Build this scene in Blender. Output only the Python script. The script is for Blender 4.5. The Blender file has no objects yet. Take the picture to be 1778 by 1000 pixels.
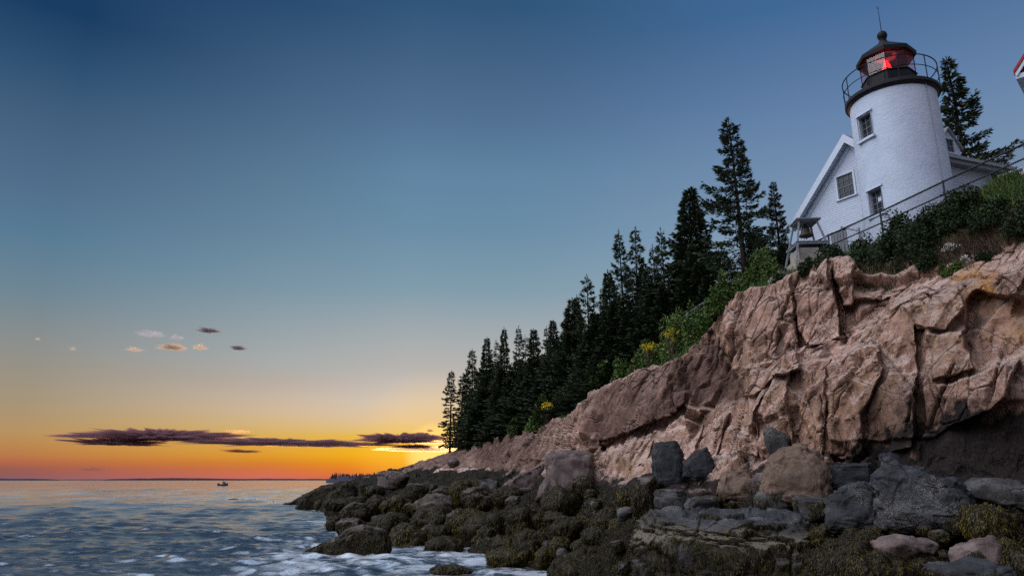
import bpy, math, random
import numpy as np
from mathutils import Vector

# ------------------------------------------------------------------ camera model
F = 1246.0                      # focal length in photo pixels (1778 wide)
CX, CY = 889.0, 500.0
PITCH = math.atan(333.0 / F)
CP, SP = math.cos(PITCH), math.sin(PITCH)
H = 3.2                         # eye height above the sea

def ray(px, py):
    u = (np.asarray(px, float) - CX) / F; v = (CY - np.asarray(py, float)) / F
    fw = CP - v * SP; up = v * CP + SP
    hor = np.sqrt(u * u + fw * fw)
    return np.arctan2(u, fw), up / hor          # azimuth, tangent of elevation

def P(px, py, d):                               # pixel + horizontal distance -> world
    a, t = ray(px, py)
    return np.array([np.sin(a) * d, np.cos(a) * d, H + t * d])

def dist_at_z(px, py, z):
    a, t = ray(px, py)
    return (z - H) / t

def project(p):
    x = p[..., 0]; y = p[..., 1]; z = p[..., 2] - H
    fw = y * CP + z * SP; up = z * CP - y * SP
    return CX + F * x / fw, CY - F * up / fw, fw

# ------------------------------------------------------------------ noise
def _h(ix, iy, iz, seed):
    with np.errstate(over='ignore'):
        h = (ix.astype(np.uint32) * np.uint32(73856093)) ^ (iy.astype(np.uint32) * np.uint32(19349663)) ^ (iz.astype(np.uint32) * np.uint32(83492791))
        h = h + np.uint32((seed * 2654435761) & 0xffffffff)
        h ^= h >> np.uint32(13); h = h * np.uint32(0x5bd1e995); h ^= h >> np.uint32(15); h = h * np.uint32(0x27d4eb2d); h ^= h >> np.uint32(16)
    return h

def _r(h, k):
    with np.errstate(over='ignore'):
        g = h * np.uint32(2246822519 + 2 * k) + np.uint32((k * 374761393) & 0xffffffff)
        g ^= g >> np.uint32(15); g = g * np.uint32(2654435761); g ^= g >> np.uint32(13)
    return g.astype(np.float32) * np.float32(1.0 / 4294967296.0)

def vnoise(p, seed=0):                          # smooth value noise -1..1
    f = np.floor(p); t = (p - f).astype(np.float32); i = f.astype(np.int64)
    t = t * t * t * (t * (t * 6 - 15) + 10)
    out = 0
    for dx in (0, 1):
        wx = t[:, 0] if dx else 1 - t[:, 0]
        for dy in (0, 1):
            wy = t[:, 1] if dy else 1 - t[:, 1]
            for dz in (0, 1):
                wz = t[:, 2] if dz else 1 - t[:, 2]
                out = out + wx * wy * wz * _r(_h(i[:, 0] + dx, i[:, 1] + dy, i[:, 2] + dz, seed), 1)
    return out * 2 - 1

def fbm(p, octv=4, seed=0, gain=0.5):
    a, s, tot = 1.0, 0, 0
    for o in range(octv):
        s = s + a * vnoise(p * (2.03 ** o) + o * 17.3, seed + o); tot += a; a *= gain
    return s / tot

def voronoi(p, seed=0, jit=0.9):
    """nearest cell: vector to its point, its hash, F1, F2 (3-D)"""
    n = len(p); f = np.floor(p); i = f.astype(np.int64)
    d1 = np.full(n, 1e9, np.float32); d2 = d1.copy()
    v1 = np.zeros((n, 3), np.float32); h1 = np.zeros(n, np.uint32)
    fr = (p - f).astype(np.float32)
    for dx in (-1, 0, 1):
        for dy in (-1, 0, 1):
            for dz in (-1, 0, 1):
                h = _h(i[:, 0] + dx, i[:, 1] + dy, i[:, 2] + dz, seed)
                c = np.stack([dx + .5 + jit * (_r(h, 1) - .5), dy + .5 + jit * (_r(h, 2) - .5), dz + .5 + jit * (_r(h, 3) - .5)], 1)
                v = fr - c; d = np.einsum('ij,ij->i', v, v)
                m = d < d1
                d2 = np.where(m, d1, np.minimum(d2, d))
                v1[m] = v[m]; h1[m] = h[m]; d1 = np.where(m, d, d1)
    return v1, h1, np.sqrt(d1), np.sqrt(d2)

def blocks(p, size, A, seed, tilt=0.7, w=.07):
    """jointed blocks: each cell is a tilted plane, with narrow walls between cells; also returns the distance to the joint"""
    q = (p / size) @ A; n = len(q); f = np.floor(q); i = f.astype(np.int64); fr = (q - f).astype(np.float32)
    d1 = np.full(n, 1e9, np.float32); d2 = d1.copy(); g1 = np.zeros(n, np.float32); g2 = g1.copy()
    for dx in (-1, 0, 1):
        for dy in (-1, 0, 1):
            for dz in (-1, 0, 1):
                h = _h(i[:, 0] + dx, i[:, 1] + dy, i[:, 2] + dz, seed)
                v = fr - np.stack([dx + .5 + .9 * (_r(h, 1) - .5), dy + .5 + .9 * (_r(h, 2) - .5), dz + .5 + .9 * (_r(h, 3) - .5)], 1)
                d = np.einsum('ij,ij->i', v, v)
                g = _r(h, 8) - .5
                if tilt: g = g + tilt * ((_r(h, 5) * 2 - 1) * v[:, 0] + (_r(h, 6) * 2 - 1) * v[:, 1] + (_r(h, 7) * 2 - 1) * v[:, 2])
                m = d < d1; m2 = (~m) & (d < d2)
                g2 = np.where(m, g1, np.where(m2, g, g2)); d2 = np.where(m, d1, np.where(m2, d, d2))
                g1 = np.where(m, g, g1); d1 = np.where(m, d, d1)
    e = np.sqrt(d2) - np.sqrt(d1)
    b = .5 + .5 * sst(0, w, e)
    return g1 * b + g2 * (1 - b), e

def facets(p, size, A, seed, mode=1, tilt=.8, kap=1.0, offs=.5):
    """continuous broken surface: envelope of tilted, slightly dished planes (mode 1 = bosses, -1 = scoops with sharp edges)"""
    q = (p / size) @ A; n = len(q); f = np.floor(q); i = f.astype(np.int64); fr = (q - f).astype(np.float32)
    best = np.full(n, -1e9, np.float32); sec = best.copy()
    for dx in (-1, 0, 1):
        for dy in (-1, 0, 1):
            for dz in (-1, 0, 1):
                h = _h(i[:, 0] + dx, i[:, 1] + dy, i[:, 2] + dz, seed)
                v = fr - np.stack([dx + .5 + .9 * (_r(h, 1) - .5), dy + .5 + .9 * (_r(h, 2) - .5), dz + .5 + .9 * (_r(h, 3) - .5)], 1)
                t = np.stack([_r(h, 5), _r(h, 6), _r(h, 7)], 1) * 2 - 1
                g = offs * (_r(h, 8) - .5) + tilt * np.einsum('ij,ij->i', t, v) - kap * np.einsum('ij,ij->i', v, v)
                sec = np.maximum(sec, np.minimum(best, g)); best = np.maximum(best, g)
    return mode * (best + .35), best - sec

def rotm(ax, ay, az_):
    cx, sx_, cy, sy, cz, sz = math.cos(ax), math.sin(ax), math.cos(ay), math.sin(ay), math.cos(az_), math.sin(az_)
    return (np.array([[cz, -sz, 0], [sz, cz, 0], [0, 0, 1]]) @ np.array([[cy, 0, sy], [0, 1, 0], [-sy, 0, cy]]) @ np.array([[1, 0, 0], [0, cx, -sx_], [0, sx_, cx]]))

def sst(a, b, x):
    t = np.clip((x - a) / (b - a), 0, 1); return t * t * (3 - 2 * t)

# ------------------------------------------------------------------ scene helpers
scn = bpy.context.scene
COL = scn.collection
RNG = random.Random(7)

def lin(r, g, b):
    f = lambda c: ((c / 255 + .055) / 1.055) ** 2.4 if c / 255 > .04045 else c / 255 / 12.92
    return (f(r), f(g), f(b), 1)

def tag(o, label=None, cat=None, group=None, kind=None):
    if label: o['label'] = label
    if cat: o['category'] = cat
    if group: o['group'] = group
    if kind: o['kind'] = kind
    return o

def empty(name, loc, label=None, cat=None, group=None, rz=0.0):
    o = bpy.data.objects.new(name, None); COL.objects.link(o)
    o.location = [float(c) for c in loc]; o.rotation_euler = (0, 0, rz); o.empty_display_size = .2
    return tag(o, label, cat, group)

def mk(name, verts, faces, mat, parent=None, smooth=False, attrs=None, mats=None, fmat=None):
    """faces: int array (n,3|4) or a list of index lists"""
    me = bpy.data.meshes.new(name)
    verts = np.asarray(verts, np.float32)
    if isinstance(faces, np.ndarray):
        n, k = faces.shape
        me.vertices.add(len(verts)); me.vertices.foreach_set('co', verts.ravel())
        me.loops.add(n * k); me.loops.foreach_set('vertex_index', faces.ravel().astype(np.int32))
        me.polygons.add(n); me.polygons.foreach_set('loop_start', np.arange(0, n * k, k, dtype=np.int32))
        me.update(calc_edges=True)
    else:
        me.from_pydata([tuple(map(float, v)) for v in verts], [], [list(map(int, f)) for f in faces])
    me.polygons.foreach_set('use_smooth', np.full(len(me.polygons), smooth))
    for k, a in (attrs or {}).items():
        at = me.attributes.new(k, 'FLOAT', 'POINT'); at.data.foreach_set('value', np.asarray(a, np.float32))
    for m in (mats or [mat]): me.materials.append(m)
    if fmat is not None: me.polygons.foreach_set('material_index', np.asarray(fmat, np.int32))
    me.validate(); me.update()
    o = bpy.data.objects.new(name, me); COL.objects.link(o)
    if parent: o.parent = parent
    return o

class MB:
    """collects boxes, tubes, lathes into one mesh"""
    def __init__(s): s.v = []; s.f = []
    def add(s, vs, fs):
        b = len(s.v); s.v += [tuple(map(float, v)) for v in vs]; s.f += [[b + i for i in f] for f in fs]; return s
    def box(s, c, size, rz=0.0, bev=0.0):
        x, y, z = [k / 2 for k in size]; cr, sr = math.cos(rz), math.sin(rz)
        vs = []
        for dz in (-z, z):
            for dx, dy in ((-x, -y), (x, -y), (x, y), (-x, y)):
                vs.append((c[0] + dx * cr - dy * sr, c[1] + dx * sr + dy * cr, c[2] + dz))
        return s.add(vs, [[3, 2, 1, 0], [4, 5, 6, 7], [0, 1, 5, 4], [1, 2, 6, 5], [2, 3, 7, 6], [3, 0, 4, 7]])
    def tube(s, pts, r, n=8, caps=True, r2=None):
        pts = [Vector([float(k) for k in p]) for p in pts]; N = len(pts); rings = []
        vs = []; fs = []
        for i, p in enumerate(pts):
            t = (pts[min(i + 1, N - 1)] - pts[max(i - 1, 0)]).normalized()
            a = Vector((0, 0, 1)) if abs(t.z) < .9 else Vector((1, 0, 0))
            u = t.cross(a).normalized(); w = t.cross(u)
            rr = r if r2 is None else r + (r2 - r) * i / max(1, N - 1)
            for k in range(n):
                an = 2 * math.pi * (k + .5) / n
                vs.append(p + (u * math.cos(an) + w * math.sin(an)) * rr)
        for i in range(N - 1):
            for k in range(n):
                k2 = (k + 1) % n
                fs.append([i * n + k, (i + 1) * n + k, (i + 1) * n + k2, i * n + k2])
        if caps: fs.append(list(range(n))); fs.append([(N - 1) * n + k for k in reversed(range(n))])
        return s.add(vs, fs)
    def lathe(s, prof, n=32, c=(0, 0), a0=0.0, cap0=True, cap1=True):
        vs = []; fs = []
        for r, z in prof:
            for k in range(n):
                an = a0 + 2 * math.pi * k / n
                vs.append((c[0] + r * math.cos(an), c[1] + r * math.sin(an), z))
        for i in range(len(prof) - 1):
            for k in range(n):
                k2 = (k + 1) % n
                fs.append([i * n + k, i * n + k2, (i + 1) * n + k2, (i + 1) * n + k])
        if cap0: fs.append(list(reversed(range(n))))
        if cap1: fs.append([(len(prof) - 1) * n + k for k in range(n)])
        return s.add(vs, fs)
    def build(s, name, mat, parent=None, smooth=False, **kw):
        o = mk(name, s.v, s.f, mat, parent, smooth, **kw)
        return o

# ------------------------------------------------------------------ materials
class NT:
    def __init__(s, name):
        s.m = bpy.data.materials.new(name); s.m.use_nodes = True; s.t = s.m.node_tree; s.t.nodes.clear()
        s.out = s.n('ShaderNodeOutputMaterial'); s.b = s.n('ShaderNodeBsdfPrincipled'); s.l(s.b.outputs[0], s.out.inputs[0])
    def n(s, t, **k):
        o = s.t.nodes.new(t)
        for a, v in k.items(): setattr(o, a, v)
        return o
    def l(s, a, b): s.t.links.new(a, b)
    def set(s, sock, v):
        if hasattr(v, 'is_output') or isinstance(v, bpy.types.NodeSocket): s.l(v, sock)
        else: sock.default_value = v
    def coord(s, sc=(1, 1, 1), rot=(0, 0, 0), kind='Object'):
        tc = s.n('ShaderNodeTexCoord'); mp = s.n('ShaderNodeMapping')
        mp.inputs['Scale'].default_value = sc; mp.inputs['Rotation'].default_value = rot
        s.l(tc.outputs[kind], mp.inputs[0]); return mp.outputs[0]
    def pos(s, sc=(1, 1, 1), rot=(0, 0, 0)):
        g = s.n('ShaderNodeNewGeometry'); mp = s.n('ShaderNodeMapping')
        mp.inputs['Scale'].default_value = sc; mp.inputs['Rotation'].default_value = rot
        s.l(g.outputs['Position'], mp.inputs[0]); return mp.outputs[0]
    def noise(s, vec, scale, detail=6, rough=.6, dist=0.0):
        o = s.n('ShaderNodeTexNoise'); o.inputs['Scale'].default_value = scale; o.inputs['Detail'].default_value = detail
        o.inputs['Roughness'].default_value = rough; o.inputs['Distortion'].default_value = dist; s.l(vec, o.inputs['Vector']); return o.outputs[0]
    def voro(s, vec, scale, feat='F1'):
        o = s.n('ShaderNodeTexVoronoi', feature=feat); o.inputs['Scale'].default_value = scale; s.l(vec, o.inputs['Vector']); return o
    def ramp(s, fac, stops, interp='LINEAR'):
        o = s.n('ShaderNodeValToRGB'); e = o.color_ramp.elements; o.color_ramp.interpolation = interp
        while len(e) < len(stops): e.new(0.5)
        for k, (p, c) in zip(e, stops):
            k.position = p; k.color = c if len(c) == 4 else (*c, 1)
        s.set(o.inputs[0], fac); return o.outputs[0]
    def mix(s, fac, a, b, mode='MIX'):
        o = s.n('ShaderNodeMix', data_type='RGBA', blend_type=mode)
        s.set(o.inputs[0], fac); s.set(o.inputs[6], a); s.set(o.inputs[7], b); return o.outputs[2]
    def math(s, op, a, b=0.0, c=0.0):
        o = s.n('ShaderNodeMath', operation=op); s.set(o.inputs[0], a); s.set(o.inputs[1], b); s.set(o.inputs[2], c); return o.outputs[0]
    def mapr(s, x, a, b, c=0.0, d=1.0, smooth=True):
        o = s.n('ShaderNodeMapRange', interpolation_type='SMOOTHSTEP' if smooth else 'LINEAR'); s.set(o.inputs[0], x)
        for i, v in enumerate((a, b, c, d)): o.inputs[1 + i].default_value = v
        return o.outputs[0]
    def attr(s, name):
        o = s.n('ShaderNodeAttribute'); o.attribute_name = name; return o.outputs['Fac']
    def island(s):
        return s.n('ShaderNodeNewGeometry').outputs['Random Per Island']
    def bump(s, h, dist=.02, strength=1.0, prev=None):
        o = s.n('ShaderNodeBump'); o.inputs['Strength'].default_value = strength; o.inputs['Distance'].default_value = dist
        s.l(h, o.inputs['Height'])
        if prev: s.l(prev, o.inputs['Normal'])
        return o.outputs[0]
    def base(s, c=None, rough=None, spec=None, normal=None, metal=None):
        if c is not None: s.set(s.b.inputs['Base Color'], c)
        if rough is not None: s.set(s.b.inputs['Roughness'], rough)
        if spec is not None: s.set(s.b.inputs['Specular IOR Level'], spec)
        if normal is not None: s.l(normal, s.b.inputs['Normal'])
        if metal is not None: s.set(s.b.inputs['Metallic'], metal)
        return s.m

def c3(r, g, b): return (r, g, b, 1)

def mat_granite(name, dark=c3(.030, .022, .020)):
    t = NT(name); p = t.pos()
    big = t.noise(p, .35, 5, .6); mid = t.noise(p, 1.6, 7, .65); fine = t.noise(p, 14, 6, .7); vert = t.noise(t.pos((2.2, 2.2, .35)), 1.0, 6, .6)
    col = t.ramp(mid, [(.28, c3(.20, .105, .075)), (.42, c3(.35, .19, .135)), (.56, c3(.52, .305, .225)), (.75, c3(.72, .48, .37))])
    col = t.mix(t.mapr(big, .4, .65), col, t.ramp(vert, [(.3, c3(.19, .10, .06)), (.7, c3(.48, .28, .16))]))
    # streaks of water stain running down the face, and mineral speckle
    col = t.mix(t.math('MULTIPLY', t.mapr(vert, .54, .70), .6), col, c3(.085, .052, .04))
    sp = t.voro(p, 55); col = t.mix(t.math('MULTIPLY', t.mapr(sp.outputs[0], .35, .1), .35), col, c3(.62, .50, .44))
    col = t.mix(t.math('MULTIPLY', t.mapr(fine, .5, .75), .35), col, c3(.15, .085, .065))
    wv = t.n('ShaderNodeVectorMath', operation='ADD'); nz_ = t.n('ShaderNodeTexNoise'); nz_.inputs['Scale'].default_value = 1.7; nz_.inputs['Detail'].default_value = 5
    t.l(p, nz_.inputs['Vector']); sc_ = t.n('ShaderNodeVectorMath', operation='SCALE'); t.l(nz_.outputs['Color'], sc_.inputs[0]); sc_.inputs['Scale'].default_value = .35
    mpc = t.pos((1.25, 1.0, .42), (.1, .38, .2)); t.l(mpc, wv.inputs[0]); t.l(sc_.outputs[0], wv.inputs[1])
    k1_ = t.mapr(t.voro(wv.outputs[0], 1.5, 'DISTANCE_TO_EDGE').outputs[0], .0, .022); k2_ = t.mapr(t.voro(wv.outputs[0], 4.2, 'DISTANCE_TO_EDGE').outputs[0], .0, .030)
    gate_ = t.mapr(t.noise(p, .9, 4), .42, .6); kk = t.math('MULTIPLY', t.math('SUBTRACT', 1.0, t.math('MULTIPLY', k1_, k2_)), gate_)
    blk = t.voro(wv.outputs[0], 4.2); hs_ = t.n('ShaderNodeHueSaturation'); t.l(col, hs_.inputs['Color']); t.set(hs_.inputs['Value'], t.mapr(t.n('ShaderNodeSeparateColor').outputs[0], 0, 1)) if False else None
    bs_ = t.n('ShaderNodeSeparateColor'); t.l(blk.outputs['Color'], bs_.inputs[0])
    col = t.mix(t.mapr(bs_.outputs[0], 0, 1, .0, .42, smooth=False), col, c3(.13, .082, .066))
    col = t.mix(t.math('MULTIPLY', kk, .8), col, c3(.025, .017, .014))
    col = t.mix(t.math('MULTIPLY', t.mapr(t.noise(p, 38, 5, .8), .52, .72), .45), col, c3(.50, .38, .33))
    col = t.mix(t.math('MULTIPLY', t.mapr(t.noise(p, 30, 5, .8), .5, .70), .5), col, c3(.07, .045, .038))
    # bleached, lichened upper surfaces
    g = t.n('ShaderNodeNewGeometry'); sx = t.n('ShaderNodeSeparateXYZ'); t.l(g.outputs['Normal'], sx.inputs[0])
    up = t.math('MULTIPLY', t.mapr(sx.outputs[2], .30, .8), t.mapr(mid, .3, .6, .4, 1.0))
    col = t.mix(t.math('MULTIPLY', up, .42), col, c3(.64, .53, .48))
    col = t.mix(t.math('MULTIPLY', t.attr('lichen'), t.mapr(mid, .38, .62)), col, t.ramp(fine, [(.35, c3(.30, .11, .02)), (.65, c3(.50, .26, .07))]))
    col = t.mix(t.math('MULTIPLY', t.attr('rust_shade'), t.mapr(big, .3, .6, .6, 1.0)), col, t.ramp(mid, [(.3, c3(.045, .026, .020)), (.5, c3(.105, .058, .042)), (.72, c3(.20, .12, .09))]))
    col = t.mix(t.math('MULTIPLY', t.attr('joint'), .8), col, c3(.022, .016, .013))
    # dark tidal stain (the rock's own band), plus overhang shade painted into the colour
    nd = t.math('ADD', t.attr('stain_shade'), t.math('ADD', t.math('MULTIPLY', t.math('SUBTRACT', mid, .5), 1.5), t.math('MULTIPLY', t.math('SUBTRACT', t.noise(p, .8, 5, .6), .5), 1.2)))
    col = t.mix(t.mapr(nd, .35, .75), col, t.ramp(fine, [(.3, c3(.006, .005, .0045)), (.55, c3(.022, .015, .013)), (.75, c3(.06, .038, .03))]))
    # rockweed where the tide reaches
    nw = t.math('ADD', t.attr('weed'), t.math('MULTIPLY', t.math('SUBTRACT', t.noise(p, 2.2, 8, .7), .5), 1.3))
    wf = t.mapr(nw, .38, .56)
    wc = t.ramp(t.noise(p, 9, 8, .75), [(.35, c3(.0015, .0012, .001)), (.52, c3(.008, .006, .0024)), (.7, c3(.055, .040, .006))])
    col = t.mix(wf, col, wc)
    bmp = t.bump(t.math('SUBTRACT', 1.0, kk), .05, .8, t.bump(t.noise(p, 26, 8, .8), .03, .9, t.bump(t.noise(t.pos((1, 1, .5)), 5, 8, .75), .10, .9)))
    return t.base(col, t.mapr(fine, .2, .8, .62, .95), .18, bmp)

def mat_rock(name, lo, mid_, hi, barn=0.0, weedcol=True, crack=2.0):
    t = NT(name); p = t.pos()
    m = t.noise(p, 2.4, 8, .65); f = t.noise(p, 20, 7, .7)
    col = t.ramp(m, [(.3, lo), (.5, mid_), (.7, hi)])
    col = t.mix(t.math('MULTIPLY', t.mapr(f, .5, .8), .5), col, lo)
    if barn:
        b = t.voro(p, 55); bn = t.math('MULTIPLY', t.mapr(b.outputs[0], .42, .2), t.mapr(t.noise(p, 1.3, 5), .52, .66))
        col = t.mix(t.math('MULTIPLY', bn, barn), col, c3(.42, .38, .31))
    col = t.mix(t.attr('barnacle'), col, t.ramp(t.noise(p, 45, 4, .8), [(.4, c3(.035, .028, .018)), (.62, c3(.20, .17, .115))]))
    nw = t.math('ADD', t.attr('weed'), t.math('MULTIPLY', t.math('SUBTRACT', t.noise(p, 3.0, 8, .7), .5), 1.2))
    wc = t.ramp(t.noise(t.pos((1, 1, .6)), 16, 8, .75), [(.3, c3(.006, .006, .003)), (.5, c3(.010, .0072, .0022)), (.7, c3(.075, .053, .007))])
    wm = t.mapr(nw, .4, .55)
    col = t.mix(wm, col, wc)
    cr = t.voro(t.pos((1, 1, 1.7), (.3, .2, 0)), crack, 'DISTANCE_TO_EDGE')
    cm = t.mapr(cr.outputs[0], 0, .03)
    bmp = t.bump(t.noise(p, 30, 8, .75), .014, .8, t.bump(t.math('MULTIPLY', cm, t.math('SUBTRACT', 1.0, wm)), .02, .35, t.bump(t.noise(p, 6, 8, .65), .05, .8)))
    return t.base(col, t.mapr(f, .2, .8, .45, .85), .22, bmp)

def mat_leaf(name, a, b, c, rough=.7, spec=.2):
    t = NT(name); col = t.ramp(t.island(), [(0, a), (.5, b), (1, c)])
    col = t.mix(t.math('MULTIPLY', t.noise(t.pos(), .9, 3), .5), col, a)
    return t.base(col, rough, spec)

def mat_plain(name, c, rough=.6, var=.12, scale=6, spec=.3, metal=0, bump=.004):
    t = NT(name); p = t.pos(); n = t.noise(p, scale, 6, .65)
    k = lambda f: tuple(min(1, x * f) for x in c[:3]) + (1,)
    col = t.ramp(n, [(.3, k(1 - var)), (.7, k(1 + var))])
    return t.base(col, rough, spec, t.bump(t.noise(p, scale * 6, 5), bump, .6), metal)

M = {}
M['granite'] = mat_granite('granite')
M['weedrock'] = mat_rock('weedy_rock', c3(.018, .013, .010), c3(.05, .037, .030), c3(.12, .095, .082), .3)
M['basalt'] = mat_rock('dark_basalt', c3(.009, .009, .010), c3(.027, .027, .030), c3(.068, .068, .073), .5)
M['blackrock'] = mat_rock('black_rock', c3(.006, .0065, .007), c3(.016, .017, .019), c3(.042, .044, .048), .2)
M['greyrock'] = mat_rock('grey_rock', c3(.018, .017, .016), c3(.042, .040, .039), c3(.12, .115, .11), .4)
M['pinkrock'] = mat_rock('pink_rock', c3(.04, .028, .025), c3(.095, .067, .060), c3(.18, .135, .122), .35)
M['tanrock'] = mat_rock('tan_rock', c3(.06, .038, .026), c3(.125, .08, .055), c3(.20, .135, .10), .1, crack=.6)
M['weed'] = mat_leaf('rockweed', c3(.0018, .0013, .0006), c3(.011, .0078, .0018), c3(.105, .076, .008), .5, .2)
M['weed_gold'] = mat_leaf('golden_rockweed', c3(.004, .003, .001), c3(.034, .025, .003), c3(.21, .155, .012), .5, .2)
M['spruce'] = mat_leaf('spruce_needles', c3(.022, .034, .021), c3(.050, .070, .038), c3(.10, .12, .055), .8, .1)
M['bark'] = mat_plain('spruce_bark', (.035, .027, .022), .9, .3, 9, .1)
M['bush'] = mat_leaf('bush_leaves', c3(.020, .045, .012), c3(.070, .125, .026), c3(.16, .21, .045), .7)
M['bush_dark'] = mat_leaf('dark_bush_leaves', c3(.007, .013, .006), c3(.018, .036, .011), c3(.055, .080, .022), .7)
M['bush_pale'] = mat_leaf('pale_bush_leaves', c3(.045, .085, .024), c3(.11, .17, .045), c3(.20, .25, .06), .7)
M['twig'] = mat_plain('twigs', (.07, .05, .04), .9, .3, 12, .1)
M['drygrass'] = mat_leaf('dry_grass', c3(.05, .035, .025), c3(.13, .095, .06), c3(.24, .18, .115), .9, .1)
M['yellow'] = mat_leaf('yellow_blossom', c3(.55, .38, .01), c3(.72, .52, .01), c3(.8, .62, .03), .7)
M['whitefl'] = mat_leaf('white_blossom', c3(.5, .5, .46), c3(.7, .7, .66), c3(.8, .8, .78), .7)
M['soil'] = mat_plain('grassy_soil', (.035, .04, .018), .95, .4, 3, .1, bump=.03)
M['concrete'] = mat_plain('weathered_concrete', (.27, .245, .21), .9, .28, 2.2, .2, bump=.012)
M['iron'] = mat_plain('black_paint', (.010, .010, .012), .6, .3, 6, .15)
M['deckgrey'] = mat_plain('grey_gallery_paint', (.020, .021, .025), .7, .3, 5, .2)
M['wood_grey'] = mat_plain('grey_painted_wood', (.19, .205, .23), .7, .18, 7, .3)
M['steel'] = mat_plain('galvanised_steel', (.022, .022, .026), .55, .2, 10, .4, .3)
M['bronze'] = mat_plain('old_bronze', (.06, .045, .03), .5, .3, 8, .4, .5)
M['trim'] = mat_plain('white_trim', (.50, .56, .65), .55, .05, 5, .3)
M['greytrim'] = mat_plain('grey_trim', (.25, .265, .29), .6, .1, 5, .3)
M['sash'] = mat_plain('sash_grey', (.16, .17, .18), .6, .2, 5, .3)
M['redroof'] = mat_plain('red_shingle', (.30, .035, .03), .8, .2, 8, .2, bump=.01)
M['darkroof'] = mat_plain('dark_shingle', (.07, .065, .066), .85, .25, 7, .2, bump=.01)
M['doorgrey'] = mat_plain('grey_door', (.17, .185, .20), .65, .2, 5, .3)

t = NT('painted_brick'); p = t.coord()
br = t.n('ShaderNodeTexBrick'); br.inputs['Scale'].default_value = 1; br.inputs['Brick Width'].default_value = .23; br.inputs['Row Height'].default_value = .075
br.inputs['Mortar Size'].default_value = .012; br.inputs['Mortar Smooth'].default_value = .6
uvm = t.n('ShaderNodeUVMap'); t.l(uvm.outputs[0], br.inputs['Vector'])
n1 = t.noise(p, 1.4, 7, .65); st = t.noise(t.coord((3, 3, .25)), 1.2, 6, .6); ch = t.noise(p, 7, 8, .75)
col = t.ramp(n1, [(.3, c3(.41, .47, .57)), (.7, c3(.50, .57, .68))])
col = t.mix(t.math('MULTIPLY', t.mapr(st, .55, .75), .35), col, c3(.50, .49, .48))
col = t.mix(t.math('MULTIPLY', t.mapr(ch, .70, .76), .8), col, c3(.17, .13, .11))
M['brick'] = t.base(col, .6, .3, t.bump(br.outputs['Fac'], .012, -.5, t.bump(t.noise(t.coord((1, 1, 1.6)), 6, 8, .7), .03, .9)))

t = NT('clapboard'); p = t.coord()
sx = t.n('ShaderNodeSeparateXYZ'); t.l(p, sx.inputs[0])
n1 = t.noise(t.coord((1, 1, 6)), 1.5, 6, .6)
col = t.ramp(n1, [(.3, c3(.41, .46, .55)), (.7, c3(.49, .55, .65))])
M['siding'] = t.base(col, .55, .3, t.bump(t.noise(p, 20, 4), .003, .5))

t = NT('window_glass'); M['glass'] = t.base(c3(.02, .024, .03), .06, .6, t.bump(t.noise(t.pos(), 3, 3), .01, .3))
t = NT('lantern_glass')
t.base(c3(.85, .80, .84), .03, .5); t.b.inputs['Transmission Weight'].default_value = 0.0
tr = t.n('ShaderNodeBsdfTransparent'); tr.inputs[0].default_value = (.97, .80, .86, 1); gl = t.n('ShaderNodeBsdfGlossy'); gl.inputs['Roughness'].default_value = .04
mx = t.n('ShaderNodeMixShader'); mx.inputs[0].default_value = .06; t.l(tr.outputs[0], mx.inputs[1]); t.l(gl.outputs[0], mx.inputs[2])
ts = t.n('ShaderNodeBsdfTranslucent'); ts.inputs[0].default_value = (.8, .8, .8, 1); mx2 = t.n('ShaderNodeMixShader'); mx2.inputs[0].default_value = .05; t.l(mx.outputs[0], mx2.inputs[1]); t.l(ts.outputs[0], mx2.inputs[2]); t.l(mx2.outputs[0], t.out.inputs[0])
M['lglass'] = t.m
t = NT('red_lamp'); t.base(c3(.5, .01, .01), .3)
lw = t.noise(t.coord((1, 1, 14)), 2, 2)
t.b.inputs['Emission Color'].default_value = (1, .012, .012, 1); t.set(t.b.inputs['Emission Strength'], t.mapr(lw, .3, .7, 2.2, 6.0)); M['lamp'] = t.m
t = NT('lens_glass'); t.base(c3(.55, .45, .30), .12, .8); M['lens'] = t.m

# ------------------------------------------------------------------ terrain (shore, cliff, ground)
A0, A1, NA = math.radians(-21), math.radians(50), 1360
AZ = np.linspace(A0, A1, NA)
def line(pts):
    """pts: (px,py,d) -> d(az), z(az)"""
    q = np.array(pts, float); a, t_ = ray(q[:, 0], q[:, 1]); z = H + t_ * q[:, 2]
    o = np.argsort(a); d_ = np.interp(AZ, a[o], q[o, 2]); z_ = np.interp(AZ, a[o], z[o])
    k = np.ones(13) / 13; sm = lambda x: np.convolve(np.pad(x, 6, 'edge'), k, 'valid')
    return sm(d_), sm(z_)
def line_dz(pts):                                # (px,d,z), azimuth taken at py=760
    q = np.array(pts, float); a, _ = ray(q[:, 0], np.full(len(q), 700.0))
    return np.interp(AZ, a, q[:, 1]), np.interp(AZ, a, q[:, 2])
def wline(pts):                                  # waterline: (px,py) at z=0, or (px,-d)
    q = np.array(pts, float); a, t_ = ray(q[:, 0], np.where(q[:, 1] > 0, q[:, 1], 1100)); d_ = np.where(q[:, 1] > 0, -H / t_, -q[:, 1])
    o = np.argsort(a); return np.interp(AZ, a[o], d_[o])
W_d = wline([(440, 866), (500, 876), (520, 879), (556, 884), (566, 900), (575, 916), (592, 930), (640, 944), (690, 950), (740, 952), (800, 957), (850, 966), (930, 985), (965, 1003),
             (1040, 1035), (1110, -16), (1250, -11), (1400, -9), (1600, -7.5), (1800, -7), (2400, -6)])
LN = {}
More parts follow.
